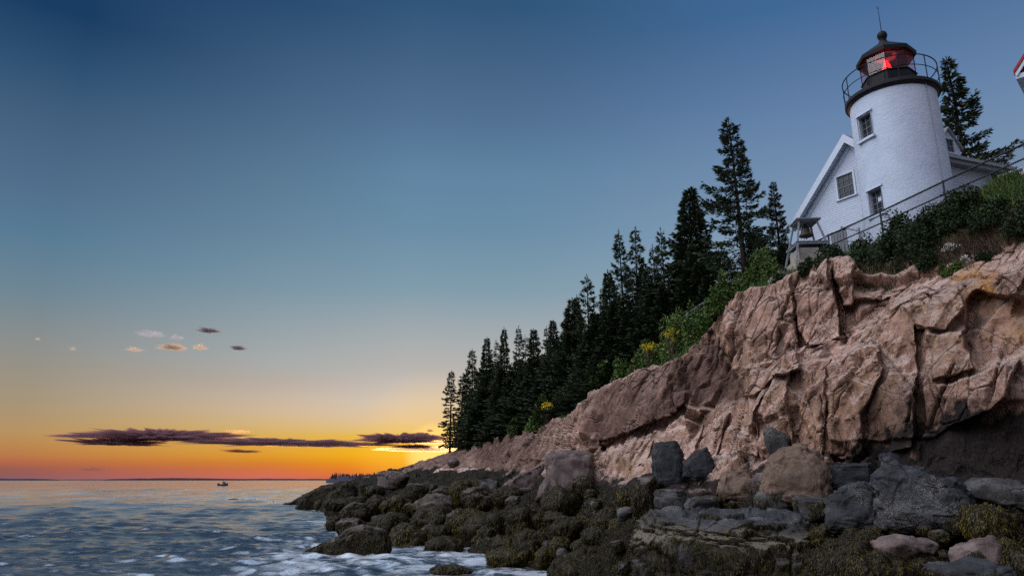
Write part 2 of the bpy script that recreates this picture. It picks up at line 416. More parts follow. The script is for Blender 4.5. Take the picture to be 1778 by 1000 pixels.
LN['F'] = line([(440, 886, 112), (500, 876, 100), (525, 862, 99), (560, 846, 97), (600, 840, 95), (650, 828, 92), (700, 816, 88), (740, 806, 83), (800, 803, 74), (900, 808, 52), (1000, 806, 38), (1100, 806, 31), (1200, 806, 27), (1300, 798, 23.3),
                (1400, 800, 21.6), (1500, 806, 20.2), (1600, 815, 19.2), (1700, 830, 18.2), (1800, 842, 17.6), (2000, 860, 17), (2500, 880, 17)])
LN['L1'] = line([(440, 886, 112.5), (500, 875.5, 100.6), (525, 860, 99.6), (560, 844.5, 97.6), (600, 838, 96), (650, 826, 93), (700, 813.5, 89), (740, 802, 84.5), (800, 792, 77), (900, 782, 55), (1000, 778, 40), (1100, 752, 33), (1200, 716, 29.2), (1290, 700, 24.6),
                 (1400, 690, 22.3), (1500, 690, 20.8), (1600, 692, 19.7), (1700, 704, 18.7), (1800, 712, 18.0), (2000, 720, 17.4), (2500, 720, 17.5)])
LN['L2'] = line([(440, 886, 113), (500, 875, 101), (525, 859, 100), (560, 843.5, 98), (600, 836.5, 96.8), (650, 825, 94), (700, 812, 90), (740, 799, 86), (800, 788, 79), (900, 766, 58), (1000, 730, 41), (1100, 708, 33.4), (1200, 688, 29.4), (1250, 664, 27.2), (1300, 640, 25.4), (1400, 608, 23.4), (1450, 588, 22.7), (1500, 560, 22.2), (1560, 530, 21.5), (1660, 500, 20.5), (1800, 470, 19.6), (2000, 440, 19.0), (2500, 400, 18.8)])
_bw = np.interp(AZ, np.radians([0, 8, 16, 40]), [.05, .25, .8, .95])
LN['L2b'] = (LN['L2'][0] + _bw, LN['L2'][1] + .30 * _bw + .05)
LN['E'] = line([(440, 886, 113.5), (500, 874.5, 102), (525, 858.5, 100.8), (560, 843, 98.8), (600, 836, 97.6), (650, 824, 95), (700, 811, 91), (740, 797, 87.5), (780, 786, 83), (800, 784, 81), (850, 768, 69), (900, 754, 61), (950, 742, 52), (1000, 712, 44), (1015, 690, 42), (1050, 673, 39), (1100, 651, 36),
                (1150, 631, 34), (1200, 600, 32), (1240, 572, 30.5), (1262, 525, 29.2), (1300, 494, 28), (1340, 486, 27), (1400, 470, 25.8), (1440, 458, 25.4), (1480, 462, 25.0), (1500, 494, 24.2), (1550, 496, 23.6), (1600, 476, 23.3), (1650, 464, 22.9), (1700, 448, 22.5), (1800, 412, 21.6), (2000, 360, 20.6), (2500, 300, 20.2)])
# the brow of the cliff is broken into steps
_e = np.stack([np.sin(AZ) * LN['E'][0], np.cos(AZ) * LN['E'][0], np.zeros(NA)], 1)
_st = blocks(_e, 2.6, np.eye(3), 55, .4, .06)[0] * .50 + blocks(_e, .9, np.eye(3), 56, .4, .1)[0] * .10
_k = np.interp(AZ, np.radians([-14, -6, 0, 14, 24]), [.35, .7, 1.0, .8, .5])
LN['E'] = (LN['E'][0], LN['E'][1] + _st * _k); LN['L2b'] = (LN['L2b'][0], LN['L2b'][1] + _st * _k * .5)
G1 = line_dz([(440, 115, -1), (500, 104, -.5), (560, 101, 1.5), (650, 97, 3.2), (700, 95, 3.9), (740, 92, 4.6), (780, 89, 5.6), (800, 90, 5.9), (900, 70, 6.7), (1000, 53, 7.5), (1100, 45, 8.5), (1200, 38.5, 9.6), (1300, 33, 10.6), (1400, 29.6, 11.1), (1500, 28.3, 11.35),
              (1600, 26.6, 11.4), (1700, 24.6, 11.35), (1800, 22.9, 11.3), (2500, 22, 11.3)])
G2 = line_dz([(440, 130, -3), (560, 125, -3), (700, 125, -2.5), (760, 130, -1.5), (800, 150, 2.0), (900, 140, 6.5), (1000, 120, 9), (1200, 110, 11), (1400, 100, 12.2), (2500, 100, 12.2)])
U_d = np.maximum(W_d - 6, 3.5)
RB = [('U', U_d, np.full(NA, -2.0), 10), ('W', W_d, np.zeros(NA), 250), ('F', *LN['F'], 120), ('L1', *LN['L1'], 150), ('L2', *LN['L2'], 36), ('L2b', *LN['L2b'], 140), ('E', *LN['E'], 60), ('G1', *G1, 36), ('G2', *G2, 1)]
Drows, Zrows, seg = [], [], []
for i in range(len(RB) - 1):
    n = RB[i][3]
    for k in range(n):
        t_ = k / n
        tz = t_ ** .85 if RB[i][0] == 'W' else t_
        Drows.append(RB[i][1] * (1 - t_) + RB[i + 1][1] * t_); Zrows.append(RB[i][2] * (1 - tz) + RB[i + 1][2] * tz); seg.append(i)
Drows.append(RB[-1][1]); Zrows.append(RB[-1][2]); seg.append(len(RB) - 2)
D = np.array(Drows); Z = np.array(Zrows); seg = np.array(seg)
ker = np.hanning(13)[1:-1]; ker /= ker.sum()
def smrow(X):
    Y = np.pad(X, ((5, 5), (0, 0)), 'edge'); return sum(ker[j] * Y[j:j + X.shape[0]] for j in range(11))
D = smrow(D); Z = smrow(Z)
NR = D.shape[0]
B = np.stack([np.sin(AZ)[None] * D, np.cos(AZ)[None] * D, Z], -1)
BASE_D, BASE_Z = D.copy(), Z.copy()
def normals(G):
    du = np.gradient(G, axis=1); dv = np.gradient(G, axis=0)
    n = np.cross(du, dv); return n / (np.linalg.norm(n, axis=-1, keepdims=True) + 1e-9)
Nn = normals(B)
# smooth the normals so that displacement does not fold
for _k in (6, 6, 12, 24, 24):
    Nn = (Nn + np.roll(Nn, _k, 0) + np.roll(Nn, -_k, 0) + np.roll(Nn, _k, 1) + np.roll(Nn, -_k, 1)); Nn /= np.linalg.norm(Nn, axis=-1, keepdims=True) + 1e-9
iF, iE = int(np.argmax(seg == 2)), int(np.argmax(seg == 6))
iG1 = int(np.argmax(seg == 7))
# --- named blocks and hollows of the cliff: outline as seen from the shore, relief in metres
def poly_sd(px, py, poly):
    poly = np.array(poly, float); n = len(poly)
    d = np.full(px.shape, 1e9); inside = np.zeros(px.shape, bool)
    for i in range(n):
        a = poly[i]; b = poly[(i + 1) % n]; e = b - a
        wx, wy = px - a[0], py - a[1]; t_ = np.clip((wx * e[0] + wy * e[1]) / (e @ e), 0, 1)
        d = np.minimum(d, (wx - t_ * e[0]) ** 2 + (wy - t_ * e[1]) ** 2)
        c = ((a[1] > py) != (b[1] > py)) & (px < (b[0] - a[0]) * (py - a[1]) / (b[1] - a[1] + 1e-12) + a[0]); inside ^= c
    return np.where(inside, 1, -1) * np.sqrt(d)
FEAT = [  # outline, relief (m, towards the shore), softness px, tilt x, tilt y  (m per 100 px)
    ([(1243, 545), (1262, 515), (1310, 486), (1374, 480), (1380, 560), (1388, 640), (1345, 658), (1312, 690), (1290, 690), (1262, 620)], 1.0, 9, .5, -.3),
    ([(1195, 600), (1240, 572), (1262, 622), (1292, 690), (1205, 714)], -.7, 7, -1.0, .2),
    ([(1010, 690), (1050, 670), (1120, 638), (1190, 606), (1202, 704), (1110, 742), (1052, 776), (1022, 778)], 1.0, 6, -.5, -.5),
    ([(1048, 784), (1206, 722), (1200, 704), (1110, 740), (1045, 770)], -1.3, 4, 0, 0),
    ([(1375, 500), (1420, 478), (1440, 455), (1450, 520), (1454, 580), (1400, 602), (1386, 575)], .9, 4, .4, 0),
    ([(1449, 455), (1458, 500), (1462, 580), (1452, 590)], -.9, 4, 0, 0),
    ([(1447, 460), (1487, 440), (1490, 470), (1480, 530), (1458, 526)], .6, 4, 0, 0),
    ([(1460, 526), (1545, 512), (1545, 548), (1462, 582)], -.8, 5, 0, 0),
    ([(1298, 655), (1345, 628), (1352, 640), (1325, 720), (1310, 790), (1298, 790)], .5, 4, 0, 0),
    ([(1352, 640), (1372, 640), (1372, 770), (1335, 770), (1330, 720)], .75, 4, .4, 0),
    ([(1374, 632), (1438, 618), (1440, 700), (1425, 800), (1365, 800)], .45, 5, .5, 0),
    ([(1440, 618), (1520, 596), (1536, 640), (1500, 720), (1500, 800), (1440, 800)], .75, 6, .4, -.2),
    ([(1508, 700), (1545, 650), (1590, 640), (1590, 780), (1500, 800)], .35, 6, .4, 0),
    ([(1586, 560), (1608, 570), (1606, 770), (1592, 770)], -.8, 5, 0, 0),
    ([(1612, 582), (1668, 570), (1692, 640), (1622, 662)], .65, 5, .3, 0),
    ([(1625, 668), (1690, 652), (1765, 620), (1745, 690), (1700, 722), (1640, 742)], .8, 6, .2, -.3),
    ([(1600, 768), (1640, 744), (1700, 724), (1748, 694), (1800, 690), (1800, 840), (1600, 840)], -.22, 12, 0, 0),
    ([(1674, 520), (1692, 500), (1800, 520), (1800, 600), (1700, 640), (1672, 600)], -.8, 9, .4, 0),
    ([(1568, 532), (1662, 498), (1672, 530), (1640, 572), (1592, 572)], .7, 5, .2, 0),
    ([(1700, 470), (1800, 440), (1800, 520), (1710, 510)], .4, 9, 0, 0),
    ([(1440, 765), (1600, 760), (1600, 840), (1440, 840)], -.30, 12, 0, 0),
    ([(1210, 800), (1222, 735), (1262, 712), (1250, 760), (1240, 806)], .6, 5, .3, 0),
    ([(1130, 795), (1150, 755), (1215, 730), (1205, 780), (1190, 800)], .5, 5, .3, 0),
    ([(1040, 808), (1060, 780), (1130, 758), (1120, 808)], .5, 5, .3, 0),
    ([(930, 800), (945, 782), (1010, 786), (1040, 790), (1030, 812), (930, 812)], .5, 5, 0, 0),
    ([(815, 800), (850, 772), (890, 768), (880, 805), (820, 812)], 1.0, 5, .8, 0),
    ([(900, 800), (940, 760), (1000, 750), (1000, 800)], .9, 5, .6, 0),
]
PX, PY, _ = project(B)
rel = np.zeros((NR, NA))
wig = np.zeros((NR, NA)); _w = slice(iF - 60, iE + 14); _q = B[_w].reshape(-1, 3)
wig[_w] = (blocks(_q, .9, rotm(.05, .36, .25) @ np.diag([1.2, .9, .6]), 91, .5, .08)[0] * 3.5 + 1.5 * fbm(_q * 3, 4, 92)).reshape(-1, NA)
cl = slice(iF - 30, iE + 12)
for poly, amp, soft, tx, ty in FEAT:
    q = np.array(poly, float); c = q.mean(0)
    sd = poly_sd(PX[cl] + wig[cl], PY[cl] + np.roll(wig, 40, 1)[cl], poly)
    m = sst(-soft * .25, soft * .5, sd)
    rel[cl] += .68 * m * (amp + tx * (PX[cl] - c[0]) / 100 + ty * (PY[cl] - c[1]) / 100 * np.sign(amp))
rowf = np.arange(NR)[:, None] * np.ones((1, NA))
rel *= sst(iF - 28, iF + 4, rowf)
toC = -np.stack([np.sin(AZ) * np.ones((NR, 1)), np.cos(AZ) * np.ones((NR, 1)), np.zeros((NR, NA))], -1)
vd = np.array([0, 0, H]) - B; vd /= np.linalg.norm(vd, axis=-1, keepdims=True)
S = B + vd * rel[..., None]
# --- broken-rock displacement
R1 = rotm(.12, .42, .3) @ np.diag([1.35, 1.0, .5])
R2 = rotm(-.1, .32, .9) @ np.diag([1.3, 1.0, .55])
R3 = rotm(.3, .5, .2) @ np.diag([1.2, 1.0, .7])
sl = slice(iF - 60, iE + 40)
pts = B[sl].reshape(-1, 3)
wp = pts + .09 * np.stack([fbm(pts * .8, 3, 11), fbm(pts * .8, 3, 12), fbm(pts * .8, 3, 13)], 1)
b0, e0 = facets(wp, 3.4, R1, 20, 1, .9)
b1, e1 = facets(wp + 3, 1.7, R1, 21, -1, .9)
b2, e2 = facets(wp + .1, .8, R2, 22, 1, .9)
b3, e3 = facets(wp, .33, R3, 23, -1, .9)
wd_px = .0036 * np.hypot(pts[:, 0], pts[:, 1])
j1, k1 = blocks(wp, 1.9, R1, 24, .0, .05 + wd_px / 1.9)
rough = fbm(pts * 3.2, 5, 31, .55)
lev = fbm(pts * .22, 3, 33)
k2 = .6 + .6 * sst(-.2, .4, lev)
b4, e4 = facets(wp + 5, .15, R2, 26, 1, .9)
wd_px = .0036 * np.hypot(pts[:, 0], pts[:, 1])
RC = rotm(.05, .36, .25)
c1, x1 = blocks(wp, 1.15, RC @ np.diag([1.25, .9, .30]), 27, .55, .04 + wd_px / 1.15)
c2, x2 = blocks(wp + 7, .52, RC @ np.diag([1.3, .9, .42]), 28, .65, .06 + wd_px / .52)
c3_, x3 = blocks(wp + 2, 2.6, rotm(.5, .1, .1) @ np.diag([.55, .9, 1.5]), 29, .5, .03 + wd_px / 2.6)
c4, x4 = blocks(wp + 4, .24, RC @ np.diag([1.3, .9, .55]), 30, .6, .10 + wd_px / .24)
amp_ = .55 + .75 * sst(-.25, .35, fbm(pts * .28 + 9, 3, 36))
disp = .06 * b0 + (.05 * b2 * k2 + .06 * b3 * k2 + .03 * b4 * k2 + .06 * rough + .10 * j1 + .38 * c1 + .27 * c2 * k2 + .14 * c4 * k2 + .30 * c3_) * amp_
gate = sst(-.25, .2, fbm(pts * .6, 2, 35))
disp -= .22 * np.exp(-(x1 / .022) ** 2) * gate + .10 * np.exp(-(x2 / .03) ** 2) * gate
disp -= np.median(disp)
joint = np.clip(np.exp(-(x1 / .020) ** 2) * gate + .7 * np.exp(-(x2 / .022) ** 2) * gate + .6 * np.exp(-(x3 / .014) ** 2), 0, 1)
shp = (S[sl].shape[0], NA)
disp = disp.reshape(shp)
rr = np.arange(iF - 60, iE + 40)[:, None]
disp *= sst(iF - 60, iF + 10, rr) * (1 - sst(iE - 4, iE + 36, rr))
# keep the scarp small on the far headland where the bank is low
bank = np.clip((LN['E'][1] - LN['F'][1]) / 3.0, .5, 1)[None]
disp *= bank ** .8
_wn = np.interp(AZ, np.radians([4, 16]), [.8, .45])[None, :, None]; dd_ = _wn * Nn[sl] + (1 - _wn) * vd[sl]; dd_ /= np.linalg.norm(dd_, axis=-1, keepdims=True)
S[sl] += dd_ * disp[..., None]
# --- boulder-strewn foreshore
sl2 = slice(0, iF + 30)
q2 = B[sl2].reshape(-1, 3).copy(); q2[:, 2] = 0
def domes(size, seed, rmax=.62):
    v, h, f1, f2 = voronoi(np.stack([q2[:, 0] / size, q2[:, 1] / size, np.zeros(len(q2))], 1) + .5, seed, .8)
    r = np.sqrt(v[:, 0] ** 2 + v[:, 1] ** 2); R = rmax * (.45 + .55 * _r(h, 9))
    return np.sqrt(np.clip(1 - (r / R) ** 2, 0, 1)) * R * size * (.45 + .4 * _r(h, 11)) * (_r(h, 12) > .15)
hgt = np.maximum(domes(2.1, 41), domes(1.25, 42)) * .9 + domes(.55, 43) * .55 + domes(.3, 44) * .3
hgt += .10 * fbm(q2 * 2.5, 4, 45) + .35 * fbm(q2 * .25, 3, 46)
hgt = hgt.reshape(S[sl2].shape[0], NA)
r2 = np.arange(0, iF + 30)[:, None]
hgt *= (1 - sst(iF - 20, iF + 28, r2)) * sst(0, 14, r2)
hgt *= np.interp(LN['F'][1], [.2, 3.0], [.35, 1.0])[None]
hgt = hgt * .8 - .42 * (1 - sst(iF - 30, iF + 10, r2)) * sst(8, 30, r2)
S[sl2, :, 2] += hgt
sl3 = slice(iE, NR)
S[sl3, :, 2] += (.25 * fbm((S[sl3] * .5).reshape(-1, 3), 4, 51).reshape(-1, NA)) * sst(iE, iE + 30, np.arange(iE, NR)[:, None])

# colour zones
zz = S[..., 2] + np.interp(AZ, np.radians([-8, 2, 8]), [1.5, 1.2, .6])[None] * fbm((S * .35).reshape(-1, 3), 3, 61).reshape(NR, NA)
wup = np.interp(AZ, np.radians([-8, 0, 8]), [1.6, .9, 0])[None]
weed = (1 - sst(2.2 + wup, 3.6 + wup, zz)) * (1 - .75 * sst(iF - 20, iF + 25, rowf))
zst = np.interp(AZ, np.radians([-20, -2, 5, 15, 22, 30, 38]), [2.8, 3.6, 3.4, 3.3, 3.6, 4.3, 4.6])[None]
stain_shade = 1 - sst(zst - .5, zst + .9, zz)
stain_shade = np.maximum(stain_shade, .45 * sst(-30, 22, poly_sd(PX, PY, [(1440, 775), (1590, 775), (1650, 742), (1705, 726), (1690, 800), (1640, 850), (1440, 850)])) * (rowf > iF - 20))  # shade below the buttress painted in on top of the tidal band
stain_shade *= rowf < iE
lich = .9 * sst(-22, 20, poly_sd(PX + wig * 2, PY + wig, [(1655, 480), (1700, 462), (1735, 470), (1730, 510), (1690, 520)])) * (rowf < iE + 20)
lich = np.maximum(lich, .35 * sst(-10, 30, poly_sd(PX + wig * 2, PY + wig, [(1680, 520), (1800, 500), (1800, 600), (1700, 640)])))
rust_shade = np.zeros((NR, NA))  # iron-brown rock, plus shade of faces turned from the light, put into colour
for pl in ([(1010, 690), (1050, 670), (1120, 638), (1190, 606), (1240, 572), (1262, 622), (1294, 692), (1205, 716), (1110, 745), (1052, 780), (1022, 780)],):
    rust_shade = np.maximum(rust_shade, sst(-9, 14, poly_sd(PX + wig * 1.5, PY + wig, pl)) * (rowf > iF) * (rowf < iE))
rust_shade = np.maximum(rust_shade, (.92 * (1 - sst(math.radians(0), math.radians(6), AZ)))[None] * (rowf > iF - 40) * (rowf < iE + 9))
rust_shade = np.maximum(rust_shade, .55 * sst(-25, 30, poly_sd(PX + wig * 3, PY + wig * 2, [(1500, 680), (1620, 640), (1640, 740), (1800, 700), (1800, 780), (1480, 800)])) * (rowf > iF) * (rowf < iE))
jnt = np.zeros((NR, NA)); jnt[sl] = joint.reshape(shp); jnt *= (rowf > iF) * (rowf < iE)
idx = np.arange(NR * NA).reshape(NR, NA)
def sheet(name, r0, r1, mat):
    i = idx[r0:r1 + 1]; q = np.stack([i[:-1, :-1], i[:-1, 1:], i[1:, 1:], i[1:, :-1]], -1).reshape(-1, 4) - r0 * NA
    s_ = S[r0:r1 + 1].reshape(-1, 3)
    o = mk(name, s_, q, mat, None, True, {'weed': weed[r0:r1 + 1].ravel(), 'stain_shade': stain_shade[r0:r1 + 1].ravel(), 'lichen': lich[r0:r1 + 1].ravel(), 'joint': jnt[r0:r1 + 1].ravel(), 'rust_shade': rust_shade[r0:r1 + 1].ravel()})
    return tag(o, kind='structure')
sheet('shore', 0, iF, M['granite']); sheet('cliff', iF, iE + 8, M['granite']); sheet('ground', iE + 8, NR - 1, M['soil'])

SZ = S[..., 2]; SD = np.hypot(S[..., 0], S[..., 1])
def ground_z(a, d):
    j = int(round((a - A0) / (A1 - A0) * (NA - 1))); j = min(max(j, 0), NA - 1)
    col = SD[:, j]; k = int(np.argmin(np.abs(col[iE:] - d))) + iE if d > SD[iE, j] else int(np.argmin(np.abs(BASE_D[:iF, j] - d)))
    return float(SZ[k, j])
def hit(px, py):                                  # where the sight line through a pixel meets the bare shore
    a, t_ = ray(px, py); j = int(round((a - A0) / (A1 - A0) * (NA - 1))); j = min(max(j, 0), NA - 1)
    zline = H + t_ * BASE_D[:, j]
    below = np.nonzero((BASE_Z[:, j] + .2 > zline))[0]
    below = below[below > 9]
    k = below[0] if len(below) else 20
    d = float(BASE_D[k, j]); dw = dist_at_z(px, py, 0.0)
    return float(dw) if 0 < dw < min(d, W_d[j]) else d        # standing in the water in front of the shore

# ------------------------------------------------------------------ boulders
import bmesh
_ico = {}
def ico(n):
    if n not in _ico:
        bm = bmesh.new(); bmesh.ops.create_icosphere(bm, subdivisions=n, radius=1)
        _ico[n] = (np.array([v.co[:] for v in bm.verts], float), np.array([[v.index for v in f.verts] for f in bm.faces], np.int32)); bm.free()
    return _ico[n]
def vnorm(v, f):
    n = np.zeros_like(v); fn = np.cross(v[f[:, 1]] - v[f[:, 0]], v[f[:, 2]] - v[f[:, 0]])
    for k in range(3): np.add.at(n, f[:, k], fn)
    return n / (np.linalg.norm(n, axis=1, keepdims=True) + 1e-12)

def strands(v, f, mask, count, length, width, seed, lift=.03, segs=3):
    """ribbons of weed that hang down over a surface"""
    rg = np.random.default_rng(seed)
    a, b, c = v[f[:, 0]], v[f[:, 1]], v[f[:, 2]]
    fn = np.cross(b - a, c - a); ar = np.linalg.norm(fn, axis=1); fn = fn / (ar[:, None] + 1e-12)
    w = ar * np.clip(mask[f].mean(1), 0, 1); tot = w.sum()
    if tot <= 0 or count < 1: return np.zeros((0, 3)), np.zeros((0, 4), np.int32)
    k = rg.choice(len(f), count, p=w / tot); u = rg.random((count, 2)); u = np.where((u.sum(1) > 1)[:, None], 1 - u, u)
    p = a[k] + (b - a)[k] * u[:, :1] + (c - a)[k] * u[:, 1:]; n = fn[k]
    g = np.array([0, 0, -1.0]) + n * n[:, 2:3] + .45 * rg.normal(size=(count, 3)) * (.25 + n[:, 2:3].clip(0, 1))
    g /= np.linalg.norm(g, axis=1, keepdims=True) + 1e-9
    s = np.cross(n, g); s /= np.linalg.norm(s, axis=1, keepdims=True) + 1e-9
    L = length * (.5 + rg.random(count))[:, None]; Wd = width * (.6 + .8 * rg.random(count))[:, None]
    vs = []; q = p + n * .006
    d = g * .7 + n * lift / length * 2.5
    for i in range(segs + 1):
        wi = Wd * (1.0, 1.1, .9, .25)[min(i, 3)] * .5
        vs.append(np.stack([q - s * wi, q + s * wi], 1))
        q = q + d * L / segs
        d = d * .75 + np.array([0, 0, -.34]) - n * lift / length * .8 + .16 * rg.normal(size=(count, 3))
    vs = np.stack(vs, 1)                                   # count, segs+1, 2, 3
    base = (np.arange(count) * (segs + 1) * 2)[:, None]
    fs = [np.concatenate([base + 2 * i, base + 2 * i + 1, base + 2 * i + 3, base + 2 * i + 2], 1) for i in range(segs)]
    return vs.reshape(-1, 3), np.concatenate(fs).astype(np.int32)

PLACED = []
def boulder(box, label, mat='weedrock', weed=.9, bare=0.0, style='round', outline=None, d=None, depth=None, gold=False, group=None, name='boulder', seed=None, sub=None, barn=0.0, strand=1.0, lean=0.0, sink=.22):
    x0, y0, x1, y1 = box; xc = (x0 + x1) / 2
    seed = seed or (int(x0 * 7 + y0 * 13) % 9973)
    rg = np.random.default_rng(seed)
    if d is None: d = hit(xc, y1)
    az, t_ = ray(xc, (y0 + y1) / 2); e = np.array([math.cos(az), -math.sin(az), 0]); fwd = np.array([math.sin(az), math.cos(az), 0]); up = np.array([0, 0, 1.0])
    zc = d * (math.cos(az) * CP + t_ * SP)                 # camera depth
    mpp = zc / F; wm = (x1 - x0) * mpp; hm = (y1 - y0) * mpp
    px_ = (x1 - x0) * (y1 - y0)
    sub = sub or (6 if px_ > 9000 else 5 if px_ > 600 else 4)
    v, f = ico(sub); v = v.copy()
    # blocky or round solid
    k = {'round': .85, 'block': .42, 'slab': .5}[style]
    if outline is None:
        if style == 'round':
            for _ in range(7):
                nn = rg.normal(size=3); nn[2] = abs(nn[2]) * .8; nn /= np.linalg.norm(nn); hh = rg.uniform(.72, .92)
                dd = v @ nn - hh; v = np.where((dd > 0)[:, None], v - nn * (dd * .85)[:, None], v)
            v = v + .13 * np.stack([fbm(v * 1.4 + seed, 3, seed % 97 + 3 * i) for i in range(3)], 1)
        else:
            v = np.sign(v) * np.abs(v) ** k
            for _ in range(9):
                nn = rg.normal(size=3); nn /= np.linalg.norm(nn); hh = rg.uniform(.75, 1.0)
                dd = v @ nn - hh; v = np.where((dd > 0)[:, None], v - nn * (dd * .95)[:, None], v)
            v[:, 0] += lean * v[:, 2]
        v = (v - (v.max(0) + v.min(0)) / 2) / ((v.max(0) - v.min(0)) / 2)
        loc = np.stack([v[:, 0] * wm / 2, v[:, 1] * (depth or min(wm, hm * 2.2) * .95) / 2, v[:, 2] * hm / 2], 1)
    else:
        o = np.array(outline, float); cen = np.array([xc, (y0 + y1) / 2]); q = (o - cen) * [1, -1]
        # resample the outline by angle
        seg_ = np.concatenate([q[i] + (q[(i + 1) % len(q)] - q[i]) * np.linspace(0, 1, 60)[:, None] for i in range(len(q))])
        th = np.arctan2(seg_[:, 1], seg_[:, 0]); rr_ = np.hypot(seg_[:, 0], seg_[:, 1]); od = np.argsort(th)
        th, rr_ = th[od], rr_[od]; th = np.concatenate([th - 2 * np.pi, th, th + 2 * np.pi]); rr_ = np.tile(rr_, 3)
        va = np.arctan2(v[:, 2], v[:, 0]); rho = np.hypot(v[:, 0], v[:, 2]).clip(0, 1)
        R = np.interp(va, th, rr_) * mpp
        dep = (depth or min(wm, hm) * .9) / 2
        rad = R * rho ** k
        loc = np.stack([np.cos(va) * rad, np.sign(v[:, 1]) * np.abs(v[:, 1]) ** k * dep, np.sin(va) * rad], 1)
        loc[:, 1] += loc[:, 2] * .35                        # leans back from the sea
    size = max(wm, hm)
    foot = loc[:, 2] < 0
    loc[foot, 2] *= 1 + sink * 2
    dep_half = (loc[:, 1].max() - loc[:, 1].min()) / 2
    world = loc + 0
    nrm = vnorm(world, f)
    s1 = size * .35
    if style == 'round':
        disp = size * (.075 * fbm(world / s1 + seed, 5, seed % 50, .6) + .03 * facets(world + seed, s1 * .6, np.eye(3), seed % 71, 1, .8)[0] + .05 * blocks(world + seed, s1 * .9, rotm(.2, .3, .4) @ np.diag([1, 1, 1.4]), seed % 47, .8, .10)[0])
    else:
        RM = rotm(.15, .3, .2) @ np.diag([1, 1, 1.6]); bb, _ = facets(world + seed, s1 * 1.1, RM, seed % 83, -1, .9); b2_, _ = facets(world + seed, s1 * .45, RM, seed % 61, 1, .9); b3_, _ = facets(world + seed, s1 * .18, RM, seed % 67, -1, .9); RJ = rotm(.05, .22, .1) @ np.diag([.75, 1, 1.5]); jj, ee = blocks(world + seed, s1 * .6, RJ, seed % 41, .5, .05); j2_, e2_ = blocks(world + seed, s1 * .24, RJ, seed % 43, .6, .08)
        disp = size * (.030 * bb + .012 * b2_ + .006 * b3_ + .050 * jj + .022 * j2_ - .024 * np.exp(-(ee / .025) ** 2) - .010 * np.exp(-(e2_ / .03) ** 2) + .008 * fbm(world / s1 * 3, 4, seed % 50))
    world = world + nrm * disp[:, None]
    nrm = vnorm(world, f)
    # what is weed and what is bare stone
    relz = (world[:, 2] - world[:, 2].min()) / (np.ptp(world[:, 2]))
    nz = fbm(world / size * 3.2 + seed * .37, 4, 7)
    wd = weed - bare * sst(.55, .85, nrm[:, 2] * .7 + relz * .45 + .35 * nz) + .22 * nz
    wd = np.clip(wd, 0, 1)
    shag = fbm(world * np.array([10, 10, 7.0]) + seed, 3, 9)
    world = world + nrm * (sst(.35, .6, wd) * min(.05, size * .05) * (shag + .4))[:, None]
    bn = barn * np.exp(-((relz - .66 + .12 * nz) / .12) ** 2) if barn else np.zeros(len(v))
    z0 = H + ray(xc, (y0 + y1) / 2)[1] * d
    center = np.array([fwd[0] * (d + dep_half * .8), fwd[1] * (d + dep_half * .8), z0 + ray(xc, (y0 + y1) / 2)[1] * dep_half * .8])
    M3 = np.stack([e, fwd, up], 0)
    W_ = world @ M3
    wmin = W_[:, 2].min()
    org = center + np.array([0, 0, wmin])
    Wl = W_ - np.array([0, 0, wmin])
    root = empty(name, org, label, 'rock', group)
    nsv = int(min(16000, max(200, px_ * 1.1)) * strand) if weed > .25 else 0
    sm = style == 'round'
    body = mk('stone', Wl, f, M[mat], root, True, {'weed': wd, 'barnacle': bn})
    if nsv > 60 and strand > 0:
        zc_m = .008 * zc
        sv, sf = strands(Wl, f, sst(.4, .65, wd), nsv, float(np.clip(zc_m * .5, .06, .26)), float(np.clip(zc_m * .085, .010, .045)), seed, lift=.010)
        if len(sv): mk('seaweed', sv, sf, M['weed_gold' if gold else 'weed'], root, False)
    PLACED.append((root.name, org)); return root

